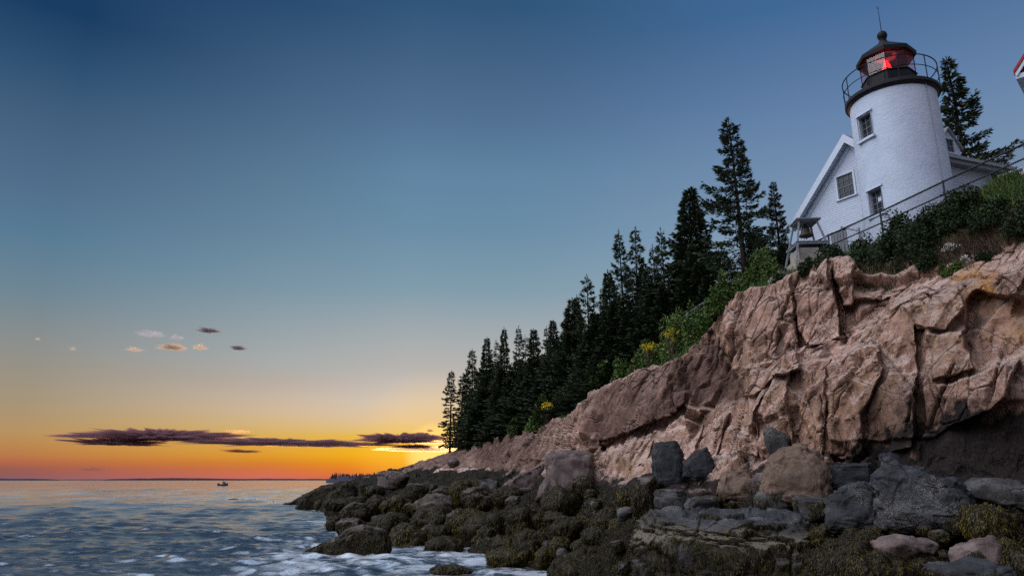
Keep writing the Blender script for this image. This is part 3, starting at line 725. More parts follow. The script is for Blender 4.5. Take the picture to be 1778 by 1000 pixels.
G_SH = 'boulders on the weedy shore'
BT = [  # box, label, options
 ((513, 843, 583, 880), 'long weed-covered rock forming the outermost tip of the shore', dict(style='block', outline=[(513, 878), (520, 866), (535, 855), (556, 848), (568, 843), (580, 844), (583, 858), (583, 880)])),
 ((545, 868, 564, 880), 'small olive rock at the foot of the outermost tip', dict(gold=True)),
 ((566, 836, 624, 878), 'peaked brown rock just behind the outermost tip of shore', dict(style='block', outline=[(566, 874), (570, 860), (585, 848), (592, 840), (601, 836), (612, 840), (620, 852), (624, 878)])),
 ((565, 865, 640, 882), 'flat low weedy ledge along the far waterline', {}),
 ((626, 841, 640, 858), 'small upright brown stone on the far skyline of the shore', dict(style='block')),
 ((655, 818, 712, 846), 'broad brown block at the low end of the rocky skyline', dict(mat='pinkrock', weed=.35, style='block')),
 ((634, 843, 670, 862), 'rounded brown boulder beneath the broad skyline block', dict(weed=.7)),
 ((635, 860, 670, 887), 'dark weed dome above the small inlet', {}),
 ((662, 860, 716, 892), 'wide olive weed dome above the small inlet', dict(gold=True)),
 ((592, 874, 644, 906), 'weedy boulder with a brown bare top at the inlet edge', dict(bare=.6)),
 ((566, 896, 593, 915), 'small dark boulder alone at the water in the inlet', {}),
 ((585, 898, 639, 930), 'weedy boulder with a grey bare top behind the wave-washed rock', dict(bare=.9)),
 ((566, 913, 678, 970), 'big wave-washed boulder draped in dark weed at the water', dict(style='block', bare=.55, outline=[(567, 968), (566, 945), (582, 934), (600, 920), (620, 914), (650, 913), (670, 922), (677, 945), (678, 968), (640, 970)], strand=1.3)),
 ((518, 940, 585, 967), 'low weedy skirt of rock running out into the waves', dict(style='round', outline=[(518, 965), (540, 955), (562, 944), (580, 940), (585, 967)])),
 ((673, 911, 738, 954), 'golden-topped weedy boulder beside the wave-washed rock', dict(gold=True)),
 ((642, 891, 714, 925), 'dark shaggy boulder behind the golden-topped one', {}),
 ((712, 880, 796, 923), 'long sloping shaggy boulder uphill of the golden-topped one', {}),
 ((714, 856, 789, 900), 'boulder with a pale grey bare crown amid the weed', dict(bare=1.2, gold=True)),
 ((734, 913, 787, 945), 'low dark weed mound uphill of the water pool', {}),
 ((737, 930, 802, 963), 'dark weedy boulder at the water edge right of the golden-topped one', {}),
 ((724, 838, 761, 859), 'small dark brown boulder high on the far shore', dict(weed=.55)),
 ((759, 844, 785, 863), 'bare mauve grey slab on the far shore', dict(mat='greyrock', weed=.15, style='block')),
 ((776, 795, 798, 809), 'pale bare stone below the lone leftmost spruce', dict(mat='pinkrock', weed=0, style='round')),
 ((780, 833, 823, 869), 'olive weed mound under the low end of the pink ledges', dict(gold=True)),
 ((816, 832, 845, 849), 'grey stone wedged under the pink ledges', dict(mat='greyrock', weed=.2, style='block')),
 ((830, 832, 872, 852), 'flat mauve grey slab leaning under the pink ledges', dict(mat='greyrock', weed=.15, style='block', lean=-.3)),
 ((801, 846, 862, 884), 'rounded weedy boulder with a small bare white crest', dict(bare=.6)),
 ((854, 845, 904, 874), 'weed-covered boulder right of the one with a white crest', {}),
 ((859, 864, 875, 874), 'tiny pale wet stone among dark weed', dict(mat='greyrock', weed=0, style='block')),
 ((868, 804, 948, 848), 'sloping grey pink slab leaning against the square pink block', dict(mat='pinkrock', weed=.2, style='slab', outline=[(868, 846), (872, 838), (900, 822), (945, 804), (948, 835), (930, 848)])),
 ((945, 781, 1033, 856), 'square pink granite block standing above the weed', dict(mat='pinkrock', weed=.12, style='block', outline=[(928, 856), (938, 838), (946, 822), (946, 790), (955, 783), (1020, 781), (1031, 790), (1032, 856)], depth=2.2, sink=.15)),
 ((992, 828, 1030, 856), 'dark pinkish stone at the foot of the square pink block', dict(mat='pinkrock', weed=.5, style='block')),
 ((940, 847, 1008, 895), 'large round weed dome under the square pink block', {}),
 ((781, 882, 845, 933), 'round weedy boulder with an olive left rim', dict(gold=True)),
 ((799, 891, 880, 938), 'broad sloping weedy boulder with a yellow weed tip', {}),
 ((878, 881, 927, 935), 'tall dark weedy boulder right of the broad sloping one', {}),
 ((924, 891, 953, 911), 'small weedy stone under the large round weed dome', {}),
 ((953, 898, 1010, 933), 'dark boulder with wet purple stones at its side', dict(bare=.3)),
 ((1028, 885, 1077, 925), 'brown weed mound beside the wet flat stone', {}),
 ((1071, 880, 1105, 900), 'shiny wet flat stone left of the big barnacled ledge', dict(mat='greyrock', weed=.05, style='block')),
 ((887, 920, 950, 978), 'tall round brown weedy boulder above the water', {}),
 ((821, 929, 869, 947), 'small olive weed tuft rock near the water', dict(gold=True)),
 ((852, 931, 900, 958), 'dark weedy rock between the olive tuft and tall round boulder', {}),
 ((841, 953, 933, 984), 'low golden weed-covered rock lapped by foam', dict(gold=True, strand=1.3)),
 ((953, 933, 992, 958), 'olive weedy stone right of the tall round boulder', dict(gold=True)),
 ((966, 951, 986, 966), 'little bare grey stone above the nearest weed dome', dict(mat='greyrock', weed=.1)),
 ((1008, 915, 1089, 940), 'long low weedy rock left of the big barnacled ledge', dict(bare=.35)),
 ((992, 931, 1069, 962), 'flat dark weedy rock above the nearest weed dome', dict(bare=.35)),
 ((951, 961, 1067, 1012), 'nearest big weed dome at the lower edge by the foam', dict(strand=1.4)),
 ((1062, 976, 1094, 1008), 'small dark weedy stone tucked beside the big barnacled ledge', {}),
 ((750, 983, 822, 997), 'weed patch rock barely breaking the foamy water', dict(gold=True, d=27.5)),
 ((1131, 766, 1186, 832), 'tall square blackish block at the foot of the cliff', dict(mat='blackrock', weed=.05, style='block', outline=[(1132, 832), (1132, 786), (1138, 768), (1176, 767), (1185, 785), (1184, 832)], depth=1.3)),
 ((1184, 775, 1241, 822), 'dark wedge-shaped rock right of the tall square block', dict(mat='blackrock', weed=.05, style='block', outline=[(1184, 820), (1186, 802), (1206, 786), (1228, 776), (1238, 800), (1240, 822)])),
 ((1198, 813, 1228, 830), 'flat dark stone below the wedge-shaped rock', dict(mat='blackrock', weed=.1, style='block')),
 ((1098, 827, 1142, 898), 'upright post of rock hung with brown weed', dict(style='block', bare=.6, depth=.9)),
 ((1134, 850, 1204, 890), 'pale lichened grey slab above the barnacled ledge', dict(mat='greyrock', weed=.3, bare=.2, style='block', lean=-.2)),
 ((1188, 861, 1254, 891), 'mauve grey slab overlapping the pale lichened one', dict(mat='greyrock', weed=.3, style='block')),
 ((1241, 816, 1315, 858), 'angular black-topped block with a pale left edge', dict(mat='tanrock', weed=.35, style='block', outline=[(1241, 858), (1250, 836), (1262, 820), (1300, 816), (1310, 835), (1315, 858)])),
 ((1302, 822, 1350, 854), 'mauve stone against the big tan boulder', dict(mat='pinkrock', weed=.2, style='round')),
 ((1316, 769, 1441, 871), 'big tan dome-shaped boulder with a dark cap', dict(mat='tanrock', weed=.12, style='block', outline=[(1322, 866), (1318, 850), (1326, 815), (1340, 790), (1362, 772), (1395, 770), (1420, 785), (1440, 815), (1436, 850), (1428, 870), (1380, 871)], depth=2.2, sink=.15)),
 ((1306, 851, 1371, 886), 'grey flat stones at the foot of the big tan boulder', dict(mat='greyrock', weed=.4, style='block')),
 ((1378, 861, 1442, 898), 'pale grey lumpy rock left of the tilted blue slab', dict(mat='greyrock', weed=.35, bare=.3, style='block')),
 ((1092, 884, 1420, 1016), 'big barnacled ledge with a blue-grey top and hanging weed', dict(mat='basalt', weed=.66, bare=.85, barn=1.0, style='slab', outline=[(1094, 1014), (1092, 930), (1100, 905), (1130, 888), (1230, 890), (1330, 884), (1390, 895), (1415, 915), (1420, 960), (1400, 1014)], depth=2.6, sub=7, strand=1.5, sink=.1)),
 ((1518, 787, 1683, 914), 'tall tilted blue-grey slab split by joints under the cliff', dict(mat='basalt', weed=.02, style='slab', outline=[(1520, 912), (1522, 870), (1518, 825), (1538, 812), (1540, 790), (1560, 787), (1574, 805), (1608, 814), (1632, 834), (1660, 832), (1675, 865), (1683, 905), (1600, 914)], depth=1.8, sub=7, sink=.12)),
 ((1429, 833, 1528, 910), 'stepped grey shoulder left of the tall tilted slab', dict(mat='basalt', weed=.12, style='block', outline=[(1430, 908), (1432, 880), (1445, 862), (1462, 845), (1505, 834), (1520, 850), (1528, 908)], depth=1.4, sub=6)),
 ((1440, 804, 1520, 842), 'flat dark rock in the shade behind the stepped shoulder', dict(mat='blackrock', weed=.25, style='block')),
 ((1498, 931, 1618, 970), 'low pinkish barnacled rock emerging from thick weed', dict(mat='pinkrock', weed=.34, bare=.6, style='round')),
 ((1650, 930, 1738, 992), 'pinkish mauve rock with a pointed right shoulder', dict(mat='pinkrock', weed=.34, bare=.6, style='block', outline=[(1652, 985), (1655, 952), (1690, 940), (1725, 931), (1736, 945), (1738, 990)])),
 ((1612, 973, 1748, 1016), 'barnacled dark rock at the lowest edge right of centre', dict(mat='basalt', weed=.45, bare=.7, style='round')),
 ((1392, 936, 1632, 1030), 'huge mound of dark brown weed in the near foreground', dict(strand=1.6, weed=1.0, d=13.2)),
 ((1674, 880, 1752, 932), 'golden brown weed heap right of the tall tilted slab', dict(gold=True, strand=.7)),
 ((1678, 828, 1769, 876), 'grey blocky rock at the cliff foot right of tilted slab', dict(mat='greyrock', weed=.25, style='block')),
 ((1762, 842, 1815, 882), 'grey stone beside the blocky rock near the right edge', dict(mat='greyrock', weed=.3, style='block')),
 ((1742, 955, 1830, 1000), 'dark weedy stone at the right edge of the shore', dict(weed=.7)),
 ((1328, 742, 1371, 800), 'grey-green lichened rock stack against the pink cliff', dict(mat='greyrock', weed=0, style='block', d=21.6)),
]
for box, label, kw in BT: boulder(box, label, group=G_SH, **kw)

# many smaller stones wedged between them: copies of a few models
SM = []
for k in range(8):
    x_ = 700 + 40 * k
    r_ = boulder((x_, 880, x_ + 34, 906), 'small weedy stone wedged among the larger boulders of the shore', mat='weedrock' if k < 7 else 'greyrock', weed=.95 if k < 6 else .5, bare=.5 if k % 3 == 0 else 0, style='block' if k % 2 else 'round', gold=(k in (1, 4)), group='small stones of the weedy shore', seed=500 + k, strand=1.2)
    SM.append(r_)
rs = random.Random(11); cand = []
for _ in range(2400):
    px = rs.uniform(600, 1770); py = rs.uniform(845, 1000)
    lo = np.interp(px, [600, 680, 800, 950, 1100, 1300, 1500, 1770], [880, 868, 850, 862, 872, 868, 905, 880]); hi = np.interp(px, [600, 700, 850, 950, 1060, 1770], [905, 935, 945, 980, 1003, 1003])
    if not lo < py < hi: continue
    if any(b_[0] - 8 < px < b_[2] + 8 and b_[1] - 6 < py < b_[3] + (4 if py < 960 else 30) for b_, _l, k_ in BT if (b_[2] - b_[0]) * (b_[3] - b_[1]) > 3800 and 'huge' not in _l): continue
    if any((px - a_) ** 2 + ((py - b_) * 1.6) ** 2 < 33 ** 2 for a_, b_ in cand): continue
    cand.append((px, py))
cand = cand[:80]
for i, (px, py) in enumerate(cand):
    d = hit(px, py); a, t_ = ray(px, py); zc = d * (math.cos(a) * CP + t_ * SP)
    src = SM[i % 8]
    if i < 8: o = src
    else:
        o = src.copy(); COL.objects.link(o)
        for ch in src.children: c = ch.copy(); COL.objects.link(c); c.parent = o
    if i < 8:
        xs_ = [v.co.x for c_ in src.children if c_.name.startswith('stone') for v in c_.data.vertices]; bw = max(xs_) - min(xs_)
    else: bw = o_w[i % 8]
    if i == 0: o_w = {}
    if i < 8: o_w[i] = bw
    s_ = rs.uniform(16, 38) * zc / F / bw
    o.location = (math.sin(a) * d, math.cos(a) * d, H + t_ * d - .10 * s_ - .05); o.scale = (s_ * rs.uniform(.8, 1.2), s_, s_ * rs.uniform(.7, 1.15)); o.rotation_euler = (rs.uniform(-.3, .3), rs.uniform(-.3, .3), rs.uniform(0, 6.28))

# weed on the bare shore itself: uncountable, one object
vis = slice(8, iF + 5)
SS = S[vis].reshape(-1, 3); nA = NA; nr_ = S[vis].shape[0]; ii = np.arange(nr_ * nA).reshape(nr_, nA)
st = 3
ii = ii[::st, ::st]
tri = np.concatenate([np.stack([ii[:-1, :-1], ii[:-1, 1:], ii[1:, 1:]], -1).reshape(-1, 3), np.stack([ii[:-1, :-1], ii[1:, 1:], ii[1:, :-1]], -1).reshape(-1, 3)])
cpx, cpy, cfw = project(SS)
msk = sst(.5, .8, weed[vis].ravel()) * (cpx > 480) * (cpx < 1830) * (cpy < 1030) * (SS[:, 2] > .05) / np.maximum(cfw, 8) ** 2 * 200
msk = np.clip(msk, 0, 1)
near = cfw[tri[:, 0]] < 26
for sel, cnt, ln_, wd_ in ((near, 70000, .11, .013), (~near, 40000, .20, .03)):
    sv, sf = strands(SS, tri[sel], msk, cnt, ln_, wd_, 5)
    tag(mk('rockweed', sv, sf, M['weed']), kind='stuff')

# ------------------------------------------------------------------ spruces
def cards(p, dirv, nrm, L, Wd):
    """diamond-shaped leaf or needle-spray cards"""
    s = np.cross(dirv, nrm); s /= np.linalg.norm(s, axis=1, keepdims=True) + 1e-9
    a = p; b = p + dirv * L * .45 + s * Wd * .5; c = p + dirv * L; d = p + dirv * L * .45 - s * Wd * .5
    n = len(p); v = np.stack([a, b, c, d], 1).reshape(-1, 3); f = np.arange(n * 4, dtype=np.int32).reshape(-1, 4)
    return v, f

def spruce(seed, Ht, R, t0=.08, spacing=.42, per=5, dens=26, card=.30, cw=.10, sparse=0.0, power=1.1, upturn=.35, lop=.2, limbs=True):
    """returns crown (v,f) and trunk MB; base at 0, height Ht"""
    rg = np.random.default_rng(seed); mb = MB()
    bend = rg.normal(size=2) * .012 * Ht
    def axis(h): k = (h / Ht); return np.array([bend[0] * k * k, bend[1] * k * k, h])
    r0 = .011 * Ht + .05
    mb.tube([axis(Ht * k / 10) for k in range(11)], r0, 8, True, r0 * .10)
    Ps, Ds, Ns, Ls, Ws = [], [], [], [], []
    h = Ht * t0; lopd = rg.uniform(0, 6.28)
    while h < Ht * .985:
        t_ = (h / Ht - t0) / (1 - t0)
        Lm = R * (1 - t_) ** power * (.55 + .75 * rg.random()) + .05 * R
        if t_ < .12: Lm *= .65 + 2.5 * t_
        nb = max(3, int(round(per * (.8 + .4 * rg.random()))))
        a0 = rg.uniform(0, 6.28)
        for b in range(nb):
            if rg.random() < sparse: continue
            a = a0 + 6.283 * b / nb + rg.normal() * .25
            L = Lm * rg.uniform(.7, 1.25) * (1 + lop * math.cos(a - lopd))
            el = math.radians(42 * t_ ** 1.4 - 16 + rg.normal() * 9)
            hd = np.array([math.cos(a), math.sin(a), 0]); sd = np.array([-math.sin(a), math.cos(a), 0])
            o = axis(h + rg.normal() * .05 * spacing)
            def pt(u): return o + hd * L * u * math.cos(el) + np.array([0, 0, 1.0]) * L * (u * math.sin(el) - .16 * u + upturn * .55 * u * u * u)
            if limbs and L > .35: mb.tube([pt(0), pt(.35), pt(.7), pt(.98)], .012 + .018 * L / max(R, .1) * Ht / 10, 4, False, .006)
            n = max(5, int(dens * L)); u = rg.random(n) ** .75 * .92 + .08
            # secondary twigs sweep forward on both sides of the limb
            side = rg.choice([-1, 1], n) * rg.random(n)
            tl = (.34 * L + .12) * (1 - u * .75) * np.abs(side)
            base = np.array([pt(x) for x in u]) + sd * (side / (np.abs(side) + 1e-6) * tl * .8)[:, None] + hd * (tl * .5)[:, None]
            base[:, 2] += rg.normal(size=n) * .035 - .10 * np.abs(side) * (.3 + L * .12)
            dv = hd * (.75 + .2 * rg.random((n, 1))) + sd * side[:, None] * .8 + np.array([0, 0, 1.0]) * (rg.normal(size=(n, 1)) * .35 + .05)
            dv /= np.linalg.norm(dv, axis=1, keepdims=True)
            Ps.append(base); Ds.append(dv); nn = rg.normal(size=(n, 3)) * .7 + [0, 0, .8]; Ns.append(nn)
            Ls.append(card * rg.uniform(.6, 1.25, n)); Ws.append(cw * rg.uniform(.7, 1.3, n))
        h += spacing * (.75 + .5 * rg.random()) * (1.0 - .45 * t_)
    # leader
    n = 26; hh = Ht * (.93 + .075 * rg.random(n)); Ps.append(np.array([axis(x) for x in hh]))
    dv = rg.normal(size=(n, 3)) * .5 + [0, 0, 1.0]; Ds.append(dv / np.linalg.norm(dv, axis=1, keepdims=True)); Ns.append(rg.normal(size=(n, 3))); Ls.append(np.full(n, card * .6)); Ws.append(np.full(n, cw * .7))
    v, f = cards(np.concatenate(Ps), np.concatenate(Ds), np.concatenate(Ns), np.concatenate(Ls)[:, None], np.concatenate(Ws)[:, None])
    return v, f, mb

def make_tree(seed, label, group, **kw):
    v, f, mb = spruce(seed, **kw)
    root = empty('spruce_tree', (0, 0, 0), label, 'tree', group)
    mb.build('trunk', M['bark'], root, True); mk('crown', v, f, M['spruce'], root)
    return root, kw['Ht'], kw['R']
def copy_tree(src):
    r = src.copy(); COL.objects.link(r)
    for ch in src.children:
        c = ch.copy(); COL.objects.link(c); c.parent = r
    return r
G_T = 'spruces of the shore wood'
PROTO = {
 'dense': [make_tree(101, 'x', G_T, Ht=12, R=2.3, spacing=.36, per=6, dens=58, card=.30, cw=.11, power=1.08),
           make_tree(102, 'x', G_T, Ht=12, R=2.1, spacing=.36, per=6, dens=58, card=.30, cw=.11, power=.98),
           make_tree(103, 'x', G_T, Ht=12, R=2.5, spacing=.38, per=6, dens=58, card=.30, cw=.11, power=1.2)],
 'open': [make_tree(111, 'x', G_T, Ht=12, R=1.9, spacing=.5, per=5, dens=58, card=.28, cw=.10, sparse=.12, power=1.0, t0=.06),
          make_tree(112, 'x', G_T, Ht=12, R=1.8, spacing=.52, per=5, dens=58, card=.28, cw=.10, sparse=.25, power=.9, t0=.15, lop=.35),
          make_tree(113, 'x', G_T, Ht=12, R=2.0, spacing=.48, per=5, dens=58, card=.28, cw=.10, sparse=.12, power=1.1, t0=.1)],
 'bare': [make_tree(121, 'x', G_T, Ht=12, R=1.45, spacing=.42, per=5, dens=58, card=.28, cw=.10, sparse=.15, power=.75, t0=.2)],
 'big': [make_tree(131, 'x', G_T, Ht=12, R=2.35, spacing=.42, per=5, dens=105, card=.22, cw=.075, sparse=.14, power=.95, t0=.06, upturn=.5)],
 'big2': [make_tree(132, 'x', G_T, Ht=12, R=2.2, spacing=.46, per=5, dens=105, card=.22, cw=.075, sparse=.12, power=.95, t0=.04, upturn=.5)],
}
used = set(); cnt_t = {}
def plant(px_top, py_top, hw, d, kind, label, base_z=None, group=G_T, seed=0):
    a, t_ = ray(px_top, py_top); x, y = math.sin(a) * d, math.cos(a) * d; ztop = H + t_ * d
    zb = ground_z(a, d) - .15 if base_z is None else base_z
    k = cnt_t.get(kind, 0); cnt_t[kind] = k + 1
    lst = PROTO[kind]; src, Ht, R = lst[k % len(lst)]
    o = src if src.name not in used else copy_tree(src)
    used.add(src.name)
    zc = d * (math.cos(a) * CP + t_ * SP); rr = hw * (1.8 if group != G_T else 1.6 if kind in ('dense', 'open') else 1.38) * zc / F
    s = (ztop - zb) / Ht
    o.location = (x, y, zb); o.scale = (rr / R, rr / R, s); o.rotation_euler = (0, 0, (k * 2.39996 + seed) % 6.283)
    o['label'] = label; o['group'] = group
    return o
TT = [
 (1270, 205, 54, 37, 'big', 'tallest open-branched spruce standing between the wood and bell stand'),
 (1342, 317, 33, 38, 'big2', 'smaller open spruce between the tallest spruce and bell stand'),
 (1645, 101, 66, 47, 'big2', 'tall spruce rising behind the white dormer'),
 (1190, 325, 50, 42, 'dense', 'broad dense spruce next left of the tallest spruce'),
 (1149, 398, 24, 46, 'open', 'thin spruce top showing at the left flank of the broad dense spruce'),
 (1136, 427, 22, 45, 'open', 'short spruce between the twin spires and the broad dense spruce'),
 (1078, 399, 27, 50, 'open', 'left one of the two matching tall spruce spires'),
 (1100, 396, 27, 49, 'open', 'right one of the two matching tall spruce spires'),
 (1020, 477, 24, 56, 'open', 'slender pointed spruce left of the twin spires'),
 (1043, 495, 20, 55, 'open', 'narrow spruce close right of the slender pointed one'),
 (990, 517, 30, 58, 'dense', 'full dark spruce left of the slender pointed one'),
 (1004, 513, 20, 60, 'dense', 'dark spruce top pressed behind the slender pointed one'),
 (965, 556, 24, 63, 'dense', 'medium dark spruce left of the full dark one'),
 (948, 567, 13, 66, 'open', 'thin spire in the gap left of the medium dark spruce'),
 (927, 570, 21, 68, 'dense', 'neat conical spruce in the middle of the wood skyline'),
 (914, 583, 13, 72, 'open', 'little spruce top left of the neat conical one'),
 (902, 566, 17, 72, 'open', 'tufted club-topped spruce on the wood skyline'),
 (877, 569, 20, 75, 'dense', 'pointed spruce left of the tufted club-topped one'),
 (862, 590, 13, 78, 'open', 'low spruce top between the two pointed spruces'),
 (843, 586, 21, 79, 'dense', 'first full pointed spruce at the seaward end of the wood'),
 (821, 607, 16, 83, 'bare', 'tall thin spruce leaning at the seaward edge of the wood'),
 (803, 652, 17, 86, 'bare', 'ragged spruce second from the sunset side'),
 (812, 645, 13, 88, 'open', 'small spruce behind the ragged one at the sunset side'),
 (784, 644, 14, 90, 'bare', 'lone bare-trunked spruce outermost against the sunset'),
]
for px, py, hw, d, kind, label in TT:
    plant(px, py, hw, d, kind, label, seed=px, base_z=(11.6 if px == 1645 else None))
# the crowd between: front and inner trees of the wood
FT = [(835, 640, 22, 76), (855, 628, 24, 72), (875, 640, 24, 66), (893, 625, 24, 66), (912, 632, 24, 62), (935, 622, 26, 60), (955, 615, 26, 57), (975, 600, 28, 55), (1000, 590, 28, 52),
      (1025, 572, 28, 50), (1050, 555, 28, 48), (1072, 520, 28, 47), (1095, 510, 30, 45), (1118, 500, 30, 44), (1140, 490, 28, 42.5), (1160, 500, 28, 40.5), (1210, 455, 30, 39.5),
      (1232, 478, 22, 37.5), (1255, 430, 26, 39), (1310, 412, 26, 38), (1330, 430, 24, 36), (1362, 425, 18, 36), (845, 680, 24, 70), (870, 690, 22, 64), (905, 680, 26, 60), (940, 668, 26, 56), (975, 660, 26, 51.5), (1010, 640, 26, 48), (1045, 620, 26, 45.5), (1080, 600, 28, 43),
      (1115, 575, 28, 41), (820, 690, 16, 78), (1185, 470, 30, 40), (985, 560, 26, 62), (1060, 470, 24, 54), (1110, 460, 24, 52)]
_r3 = random.Random(4)
for _ in range(60):
    px = _r3.uniform(835, 1235); top = np.interp(px, [835, 900, 965, 1020, 1078, 1140, 1190, 1235], [645, 620, 590, 545, 470, 470, 400, 440]); bot = np.interp(px, [835, 900, 1000, 1100, 1235], [730, 705, 655, 600, 500])
    if len(FT) < 62: FT.append((px, top + (bot - top) * _r3.uniform(.05, .75), _r3.uniform(20, 27), float(np.interp(px, [835, 900, 965, 1020, 1078, 1140, 1190, 1235], [76, 66, 58, 52, 47, 43, 40.5, 38]) * _r3.uniform(.97, 1.16))))
for i, (px, py, hw, d) in enumerate(FT):
    if px < 1015: d *= 1.13
    plant(px, py, hw * 1.25, d, 'dense' if i % 6 else 'open', 'dark spruce packed inside the wood, below the pointed tops of its neighbours', seed=i * 1.7, group='inner spruces of the wood')
# a broken snag beside the lone tree
a, _ = ray(795, 770); sn = MB(); zg = ground_z(a, 90)
sn.tube([(0, 0, -.3), (.05, 0, 1.2), (.02, .05, 2.1)], .16, 7, True, .07)
o = sn.build('tree_stump', M['bark'], None, True); o.location = (math.sin(a) * 90, math.cos(a) * 90, zg); tag(o, 'short broken dead trunk beside the lone bare-trunked spruce', 'stump')

# ------------------------------------------------------------------ bushes, grass, flowers
def bush_mesh(seed, w, h, dp, n, leaf):
    rg = np.random.default_rng(seed); nl = max(5, int(n / 160))
    c = rg.normal(size=(nl, 3)); c /= np.linalg.norm(c, axis=1, keepdims=True); c[:, 2] = np.abs(c[:, 2]); c *= rg.uniform(.35, .95, (nl, 1))
    lr = rg.uniform(.16, .34, nl)
    k = rg.integers(0, nl, n); dv = rg.normal(size=(n, 3)); dv /= np.linalg.norm(dv, axis=1, keepdims=True)
    p = (c[k] + dv * (lr[k] * rg.uniform(.55, 1.08, n))[:, None]) * [w / 2, dp / 2, h]
    dd = dv * .8 + rg.normal(size=(n, 3)) * .6; dd /= np.linalg.norm(dd, axis=1, keepdims=True)
    nn = dv + rg.normal(size=(n, 3)) * .8
    L = leaf * rg.uniform(.6, 1.4, (n, 1))
    p[:, 2] = np.maximum(p[:, 2], .02)
    v, f = cards(p, dd, nn, L, L * .62)
    mb = MB()
    for i in range(min(nl, 14)): mb.tube([(0, 0, -.1), c[i] * [w / 4, dp / 4, h * .45], c[i] * [w / 2, dp / 2, h]], .018, 4, False, .006)
    return v, f, mb
def slope_hit(px, py, d):                         # where the sight line meets the bank above the cliff edge
    a, t_ = ray(px, py); j = int(round((a - A0) / (A1 - A0) * (NA - 1)))
    k = np.nonzero(BASE_Z[iE - 6:iG1 + 1, j] > H + t_ * BASE_D[iE - 6:iG1 + 1, j])[0]
    k = np.nonzero(BASE_Z[iE - 6:iG1 + 1, j] >= H + t_ * BASE_D[iE - 6:iG1 + 1, j])[0]
    if len(k) and k[0] > 0: return float(BASE_D[iE - 6 + k[0], j])
    return float(np.clip(d, BASE_D[iE, j], BASE_D[iG1, j]))
def bush(box, d, mat, label, leafk=1.0, group='shrubs along the cliff top'):
    x0, y0, x1, y1 = box; xc = (x0 + x1) / 2; a, _ = ray(xc, y1); d = slope_hit(xc, y1 - 4, d); t0_ = ray(xc, y0)[1]; tb = ray(xc, y1)[1]
    zc = d * (math.cos(a) * CP + tb * SP); w = (x1 - x0) * zc / F; zt = H + t0_ * d; zb = min(ground_z(a, d) - .1, H + tb * d)
    zb = max(zb, zt - 2.6)
    h = zt - zb; px_ = (x1 - x0) * (y1 - y0)
    n = int(min(15000, max(500, px_ * 1.7))); leaf = max(.075, .0034 * zc) * leafk
    v, f, mb = bush_mesh(int(x0 * 3 + y0), w * 1.05, h, min(w, 2.6), n, leaf)
    r = empty('shrub', (math.sin(a) * d, math.cos(a) * d, zb), label, 'bush', group, rz=-a)
    mk('foliage', v, f, M[mat], r); mb.build('stems', M['twig'], r, True)
    return r
BU = [
 ((874, 728, 924, 768), 66, 'bush_pale', 'pale green shrub lowest on the bank, under the wood'),
 ((921, 692, 992, 740), 57, 'bush', 'rounded green shrub behind the first yellow blossoms'),
 ((905, 735, 945, 752), 60, 'bush_pale', 'small yellowish shrub between the pale and the rounded green one'),
 ((1027, 632, 1072, 690), 42.5, 'bush', 'bright green shrub at the left top of the red-brown overhang'),
 ((1060, 618, 1110, 668), 40, 'bush', 'leafy green shrub on the middle of the red-brown overhang'),
 ((1095, 592, 1160, 645), 38, 'bush', 'green shrub beside the second yellow blossoms'),
 ((1145, 545, 1212, 618), 36, 'bush_pale', 'light green shrub below the short length of mesh fence'),
 ((1190, 520, 1248, 596), 33.5, 'bush', 'tall green shrub against the left side of the cliff bulge'),
 ((1228, 478, 1285, 545), 31.5, 'bush', 'dense green shrub under the tallest spruce'),
 ((1262, 462, 1330, 505), 31, 'bush', 'spreading green shrub on the round cliff bulge'),
 ((1300, 434, 1372, 482), 31, 'bush', 'green shrub just left of the concrete bell base'),
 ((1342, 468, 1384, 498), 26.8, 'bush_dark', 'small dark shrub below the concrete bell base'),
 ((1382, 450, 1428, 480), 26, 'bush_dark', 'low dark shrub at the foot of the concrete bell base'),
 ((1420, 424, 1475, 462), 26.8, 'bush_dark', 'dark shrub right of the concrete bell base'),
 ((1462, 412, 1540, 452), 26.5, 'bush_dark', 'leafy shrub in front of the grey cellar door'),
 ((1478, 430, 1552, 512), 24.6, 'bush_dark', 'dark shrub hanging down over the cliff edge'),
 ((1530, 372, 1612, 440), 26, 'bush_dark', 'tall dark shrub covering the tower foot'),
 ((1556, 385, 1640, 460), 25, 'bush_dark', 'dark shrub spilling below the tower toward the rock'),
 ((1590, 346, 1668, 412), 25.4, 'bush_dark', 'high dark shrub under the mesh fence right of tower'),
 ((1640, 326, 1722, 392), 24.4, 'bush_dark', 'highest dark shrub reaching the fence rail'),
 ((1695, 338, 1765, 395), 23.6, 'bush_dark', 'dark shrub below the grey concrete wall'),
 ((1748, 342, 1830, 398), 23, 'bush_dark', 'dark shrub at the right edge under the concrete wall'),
 ((1600, 428, 1640, 470), 23.9, 'bush_dark', 'small shrub in the dry grass left of white flowers'),
 ((1636, 445, 1690, 478), 22.9, 'bush', 'low green plant below the white flowers'),
 ((1534, 512, 1556, 540), 23.6, 'bush', 'tiny plant rooted in a crack of the pale rock'),
 ((1762, 388, 1800, 412), 21.9, 'bush_pale', 'small bright plant at the right edge above the rock'),
 ((1690, 440, 1740, 456), 22.2, 'bush_dark', 'thin tuft along the rim of the orange stained rock'),
]
for b in BU: bush(*b)
